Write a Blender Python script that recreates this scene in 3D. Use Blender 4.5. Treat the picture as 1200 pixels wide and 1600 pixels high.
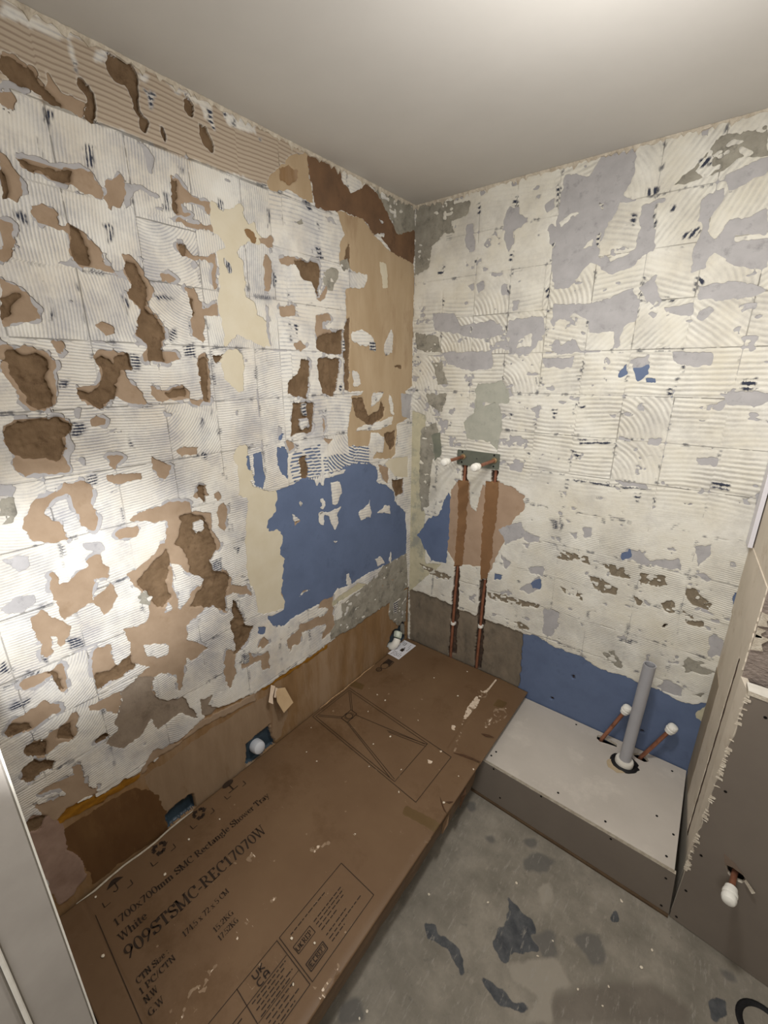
import bpy, bmesh, math, random
import numpy as np
from mathutils import Vector, Matrix, geometry

for o in list(bpy.data.objects):
    bpy.data.objects.remove(o)
C = bpy.context.scene.collection
SC = bpy.context.scene
PI = math.pi
random.seed(7)

# ------------------------------------------------------------------ camera, world, light, exposure
# Metres. The inner corner of the room is x=0, y=0; the left wall is x=0 (running to -y), the back wall y=0, the floor z=0.
H = 2.42
yaw, pitch, roll = -0.665938, -0.312982, -0.001921
fw = Vector((math.sin(yaw)*math.cos(pitch), math.cos(yaw)*math.cos(pitch), math.sin(pitch)))
rt = Vector((math.cos(yaw), -math.sin(yaw), 0)); up = rt.cross(fw)
rt, up = math.cos(roll)*rt + math.sin(roll)*up, -math.sin(roll)*rt + math.cos(roll)*up
cam = bpy.data.objects.new('camera', bpy.data.cameras.new('camera')); C.objects.link(cam)
cam.matrix_world = Matrix(((rt.x, up.x, -fw.x, 1.24483), (rt.y, up.y, -fw.y, -1.81025), (rt.z, up.z, -fw.z, 1.73318), (0, 0, 0, 1)))
cam.data.sensor_fit = 'VERTICAL'; cam.data.sensor_height = 32.0
cam.data.lens = 674.457/1600*32.0
cam.data.clip_start = 0.01
SC.camera = cam

world = bpy.data.worlds.new('world'); SC.world = world; world.use_nodes = True
world.node_tree.nodes['Background'].inputs[0].default_value = (0.9, 0.95, 1.0, 1)
world.node_tree.nodes['Background'].inputs[1].default_value = 0.05

def lamp(name, kind, loc, target, energy, color, **kw):
    l = bpy.data.lights.new(name, kind); l.energy = energy; l.color = color
    for k, v in kw.items(): setattr(l, k, v)
    o = bpy.data.objects.new(name, l); C.objects.link(o); o.location = loc
    o.rotation_euler = (Vector(target)-Vector(loc)).to_track_quat('-Z', 'Y').to_euler()
    return o
# ceiling lamp just above the top edge of the frame
lamp('ceiling_lamp', 'AREA', (1.06, -0.98, 2.33), (1.06, -0.98, 0), 7.0, (1.0, 0.975, 0.94), shape='DISK', size=0.12)
lamp('ceiling_bulb', 'POINT', (1.06, -0.98, 2.02), (1.06, -0.98, 0), 15.0, (1.0, 0.975, 0.94), shadow_soft_size=0.05)
# unseen fill light added in the hall behind the camera
lamp('doorway_fill', 'AREA', (1.3, -2.75, 1.9), (0.7, -0.6, 1.2), 16.0, (1.0, 0.98, 0.95), shape='RECTANGLE', size=0.9, size_y=0.9)
# unseen spot added near the camera for the bright patch on the left wall
lamp('added_wall_spot', 'SPOT', (1.10, -1.83, 1.45), (0.0, -1.50, 1.19), 58.0, (0.98, 0.99, 1.0), spot_size=math.radians(38), spot_blend=0.9, shadow_soft_size=0.012)

SC.view_settings.view_transform = 'Standard'
SC.view_settings.look = 'None'
SC.view_settings.gamma = 1
SC.view_settings.use_curve_mapping = False
SC.view_settings.exposure = 0.22

# ------------------------------------------------------------------ materials
def lin(c):
    return tuple(((v/255)/12.92 if v/255 <= 0.04045 else ((v/255+0.055)/1.055)**2.4) for v in c) + (1,)

def nodes_of(name):
    m = bpy.data.materials.new(name); m.use_nodes = True
    nt = m.node_tree; b = nt.nodes['Principled BSDF']
    return m, nt, b
def N(nt, t, **kw):
    n = nt.nodes.new(t)
    for k, v in kw.items(): setattr(n, k, v)
    return n
def noise(nt, scale, detail=4, stretch=(1, 1, 1), rough=0.6, dist=0.0):
    tc = N(nt, 'ShaderNodeNewGeometry'); mp = N(nt, 'ShaderNodeMapping')
    mp.inputs['Scale'].default_value = stretch
    nt.links.new(tc.outputs['Position'], mp.inputs['Vector'])
    n = N(nt, 'ShaderNodeTexNoise'); n.inputs['Scale'].default_value = scale; n.inputs['Detail'].default_value = detail
    n.inputs['Roughness'].default_value = rough; n.inputs['Distortion'].default_value = dist
    nt.links.new(mp.outputs['Vector'], n.inputs['Vector'])
    return n.outputs['Fac']
def ramp(nt, fac, stops):
    r = N(nt, 'ShaderNodeValToRGB'); e = r.color_ramp.elements
    while len(e) < len(stops): e.new(0.5)
    for i, (p, c) in enumerate(stops):
        e[i].position = p; e[i].color = c if len(c) == 4 else lin(c)
    nt.links.new(fac, r.inputs['Fac']); return r.outputs['Color']
def mixc(nt, fac, a, b, mode='MIX'):
    m = N(nt, 'ShaderNodeMix', data_type='RGBA', blend_type=mode)
    for s, v in ((m.inputs[0], fac), (m.inputs[6], a), (m.inputs[7], b)):
        if isinstance(v, (int, float)): s.default_value = v
        elif isinstance(v, tuple): s.default_value = v if len(v) == 4 else lin(v)
        else: nt.links.new(v, s)
    return m.outputs[2]
def math_(nt, op, a, b=0.0, c=0.0):
    m = N(nt, 'ShaderNodeMath', operation=op)
    for s, v in zip(m.inputs, (a, b, c)):
        if isinstance(v, (int, float)): s.default_value = v
        else: nt.links.new(v, s)
    return m.outputs[0]
def bump(nt, b, h, strength=0.5, dist=0.001):
    n = N(nt, 'ShaderNodeBump'); n.inputs['Strength'].default_value = strength; n.inputs['Distance'].default_value = dist
    nt.links.new(h, n.inputs['Height']); nt.links.new(n.outputs['Normal'], b.inputs['Normal'])
_mats = {}
def mat(name, c1, c2=None, scale=30, stretch=(1, 1, 1), rough=0.85, metal=0.0, bmp=0.3, bscale=None, dist=0.001, c3=None, s3=8.0, t3=(0.55, 0.7), spec=0.3):
    if name in _mats: return _mats[name]
    m, nt, b = nodes_of(name)
    c2 = c2 or tuple(v*0.85 for v in c1)
    f = noise(nt, scale, 5, stretch)
    col = ramp(nt, f, [(0.3, c2), (0.7, c1)])
    if c3:
        col = mixc(nt, ramp(nt, noise(nt, s3, 6, stretch, 0.7), [(t3[0], (0, 0, 0, 1)), (t3[1], (1, 1, 1, 1))]), col, c3)
    nt.links.new(col, b.inputs['Base Color'])
    b.inputs['Roughness'].default_value = rough; b.inputs['Metallic'].default_value = metal
    b.inputs['Specular IOR Level'].default_value = spec
    if bmp: bump(nt, b, noise(nt, bscale or scale*4, 4, stretch), bmp, dist)
    _mats[name] = m; return m

M_TAN = mat('brown_board_paper', (164, 143, 121), (148, 127, 105), 18, c3=(142, 120, 96), s3=14, t3=(0.55, 0.75))
M_GOUGE = mat('browning_plaster', (122, 100, 76), (100, 80, 58), 25, bmp=0.9, bscale=70, dist=0.003, c3=(88, 68, 48), s3=30)
M_CREAM = mat('cream_paint', (208, 200, 180), (200, 190, 166), 12, bmp=0.12, rough=0.6)
M_BLUE = mat('blue_paint', (100, 115, 145), (90, 104, 132), 10, bmp=0.15, rough=0.6, c3=(80, 93, 119), s3=5)
M_LILAC = mat('grey_paint', (178, 176, 177), (162, 160, 161), 20, bmp=0.25, rough=0.7, c3=(146, 145, 146), s3=30)
M_FILL = mat('grey_cement', (162, 158, 146), (134, 130, 119), 22, bmp=0.7, dist=0.002, c3=(112, 109, 101), s3=18, t3=(0.52, 0.66))
M_SAND = mat('sandy_plaster', (182, 162, 134), (164, 142, 112), 9, (1, 1, 0.3), bmp=0.3, c3=(146, 120, 92), s3=6)
M_UMBER = mat('dark_brown_plaster', (120, 92, 68), (98, 76, 58), 12, bmp=0.3, c3=(88, 66, 50), s3=8)
M_SKIRT = mat('bare_brown_board', (144, 114, 80), (126, 98, 66), 9, (1, 2.5, 0.6), bmp=0.2, rough=0.7, c3=(156, 132, 106), s3=2.0, t3=(0.48, 0.66))
M_OCHRE = mat('ochre_glue', (160, 112, 30), (116, 76, 22), 20, (1, 1, 3), rough=0.5, bmp=0.8)
M_PATCH = mat('pinkish_filler', (162, 138, 124), (136, 112, 98), 16, bmp=0.4, c3=(118, 90, 76), s3=10)
M_BEIGE = mat('greenish_beige_paint', (196, 190, 164), (176, 170, 146), 16, bmp=0.35, c3=(150, 150, 138), s3=10, t3=(0.5, 0.62))
M_KHAKI = mat('khaki_plaster', (134, 122, 104), (112, 102, 86), 40, bmp=0.6, dist=0.002, c3=(150, 140, 122), s3=30, t3=(0.55, 0.66))
M_BLOCK = mat('bare_grey_block', (132, 120, 104), (104, 96, 84), 14, (1, 1, 0.5), bmp=0.9, bscale=60, dist=0.002, c3=(80, 76, 68), s3=9)
M_CHASE = mat('dark_chase', (96, 78, 64), (52, 44, 38), 40, bmp=0.8)
M_MOSS = mat('green_grey_plaster', (128, 130, 116), (104, 108, 98), 20, bmp=0.4)
M_FILLB = mat('smooth_brown_fill', (140, 106, 74), (126, 94, 64), 10, bmp=0.35, bscale=90, c3=(116, 84, 58), s3=7)
M_PINK = mat('pinkish_tan_plaster', (174, 150, 128), (160, 136, 114), 14, bmp=0.3, c3=(150, 124, 100), s3=9)
M_DKBOARD = mat('dark_brown_board', (108, 80, 50), (92, 64, 38), 8, (1, 1.5, 0.6), bmp=0.2, rough=0.6, c3=(122, 92, 60), s3=5)  # darker brown area low on the left wall's bare board
M_SKIRTB = mat('beige_board', (152, 130, 106), (138, 116, 92), 9, (1, 2.5, 0.6), bmp=0.2, rough=0.7, c3=(128, 102, 76), s3=6)
M_GREYB = mat('grey_brown_plaster', (148, 134, 118), (128, 114, 100), 20, bmp=0.6, dist=0.002, c3=(112, 98, 84), s3=16)
M_GREYG = mat('grey_green_paint', (176, 176, 164), (160, 161, 150), 20, bmp=0.3, c3=(146, 147, 138), s3=22)
M_HOLE = mat('dark_blue_backing', (66, 84, 98), (40, 52, 62), 12, bmp=0.1, rough=0.4)

def adhesive(name, white, groove, cream, groove_amt, depth):
    m, nt, b = nodes_of(name)
    def attr(n):
        a = N(nt, 'ShaderNodeAttribute'); a.attribute_name = n; return a.outputs['Fac']
    ph = attr('phase')
    s = math_(nt, 'SINE', ph)
    ridge = math_(nt, 'MULTIPLY_ADD', s, 0.5, 0.5)
    base = ramp(nt, noise(nt, 7, 5), [(0.35, white), (0.7, cream)])
    amp = attr('amp')
    thin = ramp(nt, noise(nt, 5.5, 7, rough=0.7), [(0.46, (0, 0, 0, 1)), (0.68, (0.55, 0.55, 0.55, 1))])
    base = mixc(nt, thin, base, groove)
    g = ramp(nt, ridge, [(0.0, (1, 1, 1, 1)), (0.5, (0, 0, 0, 1))])
    patch = ramp(nt, noise(nt, 11, 6, rough=0.75), [(0.36, (0.2, 0.2, 0.2, 1)), (0.66, (1, 1, 1, 1))])
    gf = math_(nt, 'MULTIPLY', math_(nt, 'MULTIPLY', math_(nt, 'MULTIPLY', g, amp), patch), groove_amt)
    col = mixc(nt, gf, base, groove)
    col = mixc(nt, attr('mauve'), col, mixc(nt, g, (180, 166, 148), (150, 134, 118)))
    # dirt that was printed off the tile backs: dashes that sit on the ridges
    d = attr('dirt')
    dn = ramp(nt, math_(nt, 'ADD', math_(nt, 'MULTIPLY', ridge, 0.35), noise(nt, 110, 4, (1, 1, 0.4), 0.7)), [(0.58, (0, 0, 0, 1)), (0.72, (1, 1, 1, 1))])
    col = mixc(nt, math_(nt, 'MULTIPLY', d, dn), col, (58, 62, 76))
    speck = ramp(nt, noise(nt, 160, 2, rough=0.8), [(0.70, (0, 0, 0, 1)), (0.76, (1, 1, 1, 1))])
    col = mixc(nt, math_(nt, 'MULTIPLY', speck, math_(nt, 'MULTIPLY', patch, 0.45)), col, (120, 118, 128))
    nt.links.new(col, b.inputs['Base Color'])
    b.inputs['Roughness'].default_value = 0.9; b.inputs['Specular IOR Level'].default_value = 0.15
    h = math_(nt, 'ADD', math_(nt, 'MULTIPLY', ridge, amp), math_(nt, 'MULTIPLY', noise(nt, 130, 4), 0.8))
    bump(nt, b, h, 0.75, depth)
    return m
M_ADH_L = adhesive('white_tile_adhesive', (224, 222, 215), (148, 149, 158), (210, 203, 190), 0.85, 0.0014)
M_ADH_B = adhesive('ivory_tile_adhesive', (224, 222, 213), (172, 169, 164), (210, 205, 190), 0.75, 0.0021)

# ------------------------------------------------------------------ object helpers
def raw(name, me, parent=None):
    o = bpy.data.objects.new(name, me); C.objects.link(o)
    if parent is not None: o.parent = parent
    return o
def tag(o, label=None, cat=None, group=None, kind=None):
    if label: o['label'] = label
    if cat: o['category'] = cat
    if group: o['group'] = group
    if kind: o['kind'] = kind
    return o
def empty(name, loc, label, cat, group=None):
    o = raw(name, None); o.location = loc; o.empty_display_size = 0.05
    return tag(o, label, cat, group)
def bm_obj(name, bm, mats, parent=None, smooth=False, loc=None):
    me = bpy.data.meshes.new(name)
    bmesh.ops.recalc_face_normals(bm, faces=bm.faces)
    bm.to_mesh(me); bm.free()
    for m in (mats if isinstance(mats, (list, tuple)) else [mats]): me.materials.append(m)
    if smooth:
        for p in me.polygons: p.use_smooth = True
        try: me.set_sharp_from_angle(angle=math.radians(35))
        except Exception: pass
    o = raw(name, me, parent)
    if loc is not None: o.location = loc
    return o
def box(bm, x0, x1, y0, y1, z0, z1, mi=0, bev=0.0):
    vs = [bm.verts.new(p) for p in ((x0, y0, z0), (x1, y0, z0), (x1, y1, z0), (x0, y1, z0), (x0, y0, z1), (x1, y0, z1), (x1, y1, z1), (x0, y1, z1))]
    fs = [bm.faces.new([vs[i] for i in q]) for q in ((3, 2, 1, 0), (4, 5, 6, 7), (0, 1, 5, 4), (1, 2, 6, 5), (2, 3, 7, 6), (3, 0, 4, 7))]
    for f in fs: f.material_index = mi
    if bev:
        es = list({e for f in fs for e in f.edges})
        bmesh.ops.bevel(bm, geom=es, offset=bev, segments=1, affect='EDGES', clamp_overlap=True)
def tube(bm, pts, radii, seg=16, cap0=True, cap1=True, mi=0):
    """rings along a polyline; radii one per point (repeat a point with another radius for a step)"""
    pts = [Vector(p) for p in pts]
    rings = []
    prev = None
    for i, p in enumerate(pts):
        a = pts[max(i-1, 0)]; b = pts[min(i+1, len(pts)-1)]
        d = (b-a)
        if d.length < 1e-9: d = prev
        d = d.normalized()
        if prev is not None and d.dot(prev) < 0: d = -d
        prev = d
        x = d.orthogonal().normalized() if i == 0 else (lastx - d*lastx.dot(d)).normalized()
        lastx = x; y = d.cross(x)
        rings.append([bm.verts.new(p + (x*math.cos(2*PI*k/seg) + y*math.sin(2*PI*k/seg))*radii[i]) for k in range(seg)])
    for r0, r1 in zip(rings, rings[1:]):
        for k in range(seg):
            f = bm.faces.new((r0[k], r0[(k+1) % seg], r1[(k+1) % seg], r1[k])); f.material_index = mi
    if cap0: bm.faces.new(rings[0][::-1]).material_index = mi
    if cap1: bm.faces.new(rings[-1]).material_index = mi
def holed_plate(bm, outline, holes, to3, thick, mi=0, mside=None):
    """flat plate with real holes: outline and holes are 2D loops, to3(u, v, d) places them, d = 0 front, thick back"""
    loops = [outline] + holes
    v3 = [[Vector((u, v, 0)) for u, v in lp] for lp in loops]
    tris = geometry.tessellate_polygon(v3)
    flat = [p for lp in loops for p in lp]
    fr = [bm.verts.new(to3(u, v, 0)) for u, v in flat]; bk = [bm.verts.new(to3(u, v, thick)) for u, v in flat]
    for t in tris:
        try:
            bm.faces.new([fr[i] for i in t]).material_index = mi
            bm.faces.new([bk[i] for i in reversed(t)]).material_index = mi
        except ValueError: pass
    k = 0
    for lp in loops:
        n = len(lp)
        for i in range(n):
            a, b = k+i, k+(i+1) % n
            f = bm.faces.new((fr[a], fr[b], bk[b], bk[a])); f.material_index = mi if mside is None else mside
        k += n
def blob(u, v, r, n=12, jag=0.2, seed=0, sx=1.0, sy=1.0):
    rn = random.Random(seed)
    return [(u + r*sx*math.cos(2*PI*i/n)*(1+rn.uniform(-jag, jag)), v + r*sy*math.sin(2*PI*i/n)*(1+rn.uniform(-jag, jag))) for i in range(n)]

# ------------------------------------------------------------------ relief surfaces (numpy)
_rs = np.random.RandomState(11); _tab = _rs.rand(256, 256)
def vnoise(x, y, seed=0):
    xi = np.floor(x).astype(int); yi = np.floor(y).astype(int)
    fx = x-xi; fy = y-yi; fx = fx*fx*(3-2*fx); fy = fy*fy*(3-2*fy)
    g = lambda a, b: _tab[(a+seed*37) & 255, (b+seed*91) & 255]
    return (g(xi, yi)*(1-fx)+g(xi+1, yi)*fx)*(1-fy) + (g(xi, yi+1)*(1-fx)+g(xi+1, yi+1)*fx)*fy
def fbm(x, y, seed=0, oct=4):
    s = 0.0; a = 0.5; t = 0.0
    for i in range(oct):
        s = s + a*vnoise(x*2**i, y*2**i, seed+i*5); t += a; a *= 0.5
    return s/t
def parse(txt):
    out = []
    for l in txt.strip().splitlines():
        n = np.array([int(t) for t in l[1:].split(',')], float).reshape(-1, 2)/1000
        out.append((l[0], n))
    return out
def raster(cu, cv, shapes, default, warp=0.006, wscale=0.02, seed=3):
    """class letter per cell; edges roughened by a noise that belongs to the wall"""
    wu = cu + (fbm(cu/wscale, cv/wscale, seed)-0.5)*2*warp; wv = cv + (fbm(cu/wscale, cv/wscale, seed+9)-0.5)*2*warp
    wu = wu + (fbm(cu/(wscale*0.25), cv/(wscale*0.25), seed+3)-0.5)*warp*0.9; wv = wv + (fbm(cu/(wscale*0.25), cv/(wscale*0.25), seed+4)-0.5)*warp*0.9
    cls = np.full(cu.shape, ord(default), np.uint8)
    for c, p in shapes:
        x0, y0 = p.min(0)-0.002; x1, y1 = p.max(0)+0.002
        idx = np.nonzero((wu > x0) & (wu < x1) & (wv > y0) & (wv < y1))
        if len(idx[0]) == 0: continue
        a = wu[idx]; b = wv[idx]; ins = np.zeros(a.shape, bool)
        for (px, py), (qx, qy) in zip(p, np.roll(p, -1, 0)):
            if py == qy: continue
            ins ^= ((py > b) != (qy > b)) & (a < (qx-px)*(b-py)/(qy-py)+px)
        cls[idx[0][ins], idx[1][ins]] = ord(c)
    return cls
def corner_mean(a):
    p = np.pad(a.astype(float), 1, mode='edge')
    return (p[:-1, :-1]+p[1:, :-1]+p[:-1, 1:]+p[1:, 1:])/4
def snap(U, V, masks, h):
    """slide grid vertices onto the smoothed outline of each mask, so outlines run clean instead of in steps"""
    du = np.zeros_like(U); dv = np.zeros_like(V); w = np.zeros_like(U)
    for m in masks:
        s = corner_mean(m); edge = (s > 0) & (s < 1)
        q = np.pad(s, 1, mode='edge')
        sm = (q[:-2, 1:-1]+q[2:, 1:-1]+q[1:-1, :-2]+q[1:-1, 2:]+4*s)/8
        gu, gv = np.gradient(sm, h); g2 = gu*gu+gv*gv+1e-6
        k = (0.5-sm)/g2
        a = np.clip(k*gu, -0.45*h, 0.45*h)*edge; b = np.clip(k*gv, -0.45*h, 0.45*h)*edge
        du += a; dv += b; w += edge
    w = np.maximum(w, 1)
    return U+du/w, V+dv/w
def quads_mesh(name, verts, quads, matidx, mats, attrs=None, smooth=True):
    me = bpy.data.meshes.new(name)
    nv, nq = len(verts), len(quads)
    me.vertices.add(nv); me.vertices.foreach_set('co', np.ascontiguousarray(verts, np.float32).ravel())
    me.loops.add(nq*4); me.loops.foreach_set('vertex_index', np.ascontiguousarray(quads, np.int32).ravel())
    me.polygons.add(nq); me.polygons.foreach_set('loop_start', np.arange(0, nq*4, 4, dtype=np.int32))
    try: me.polygons.foreach_set('loop_total', np.full(nq, 4, np.int32))
    except Exception: pass
    me.polygons.foreach_set('material_index', np.ascontiguousarray(matidx, np.int32))
    me.polygons.foreach_set('use_smooth', np.full(nq, smooth, bool))
    for m in mats: me.materials.append(m)
    for k, a in (attrs or {}).items():
        at = me.attributes.new(k, 'FLOAT', 'POINT'); at.data.foreach_set('value', np.ascontiguousarray(a, np.float32))
    me.update(calc_edges=True); me.validate()
    return me

# wall, floor and carton finishes in millimetres on their own surface: class letter, then outline
BOX_SHAPES = """
t594,855,600,890,729,870,728,833
t630,149,675,141,672,195,628,203
t-1,480,66,468,78,506,12,519
p563,23,561,119,544,189,538,265,548,325,559,365,570,356,571,307,576,253,565,208,572,130,571,29
q559,365,590,462,614,554,621,549,598,457,568,366
q645,216,685,176,710,223,683,300,661,362,642,332
p536,430,551,419,565,445,548,451
p559,577,575,569,578,583
p551,645,568,637,571,653,561,657
p707,571,720,563,720,575
q524,148,574,147,583,177,557,215
q451,1523,452,1544,458,1564,445,1588,452,1606,479,1635,490,1632,461,1602,455,1585,470,1563,461,1541,459,1520
q414,1432,440,1403,464,1410,437,1439
p445,1412,464,1410,458,1416
q708,1399,708,1379,706,1366,701,1319,718,1328,721,1372,722,1398
p710,1401,714,1390,725,1385,716,1402
q673,1267,680,1215,690,1216,683,1267
q443,1365,453,1320,461,1333,461,1369
q428,1184,462,1112,476,1113,450,1179
q266,1333,288,1294,346,1292,310,1321
p431,1444,455,1458,451,1461
p509,1051,516,1041,522,1053
p198,1706,199,1701,208,1710
p169,1733,186,1722,185,1725
"""
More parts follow.
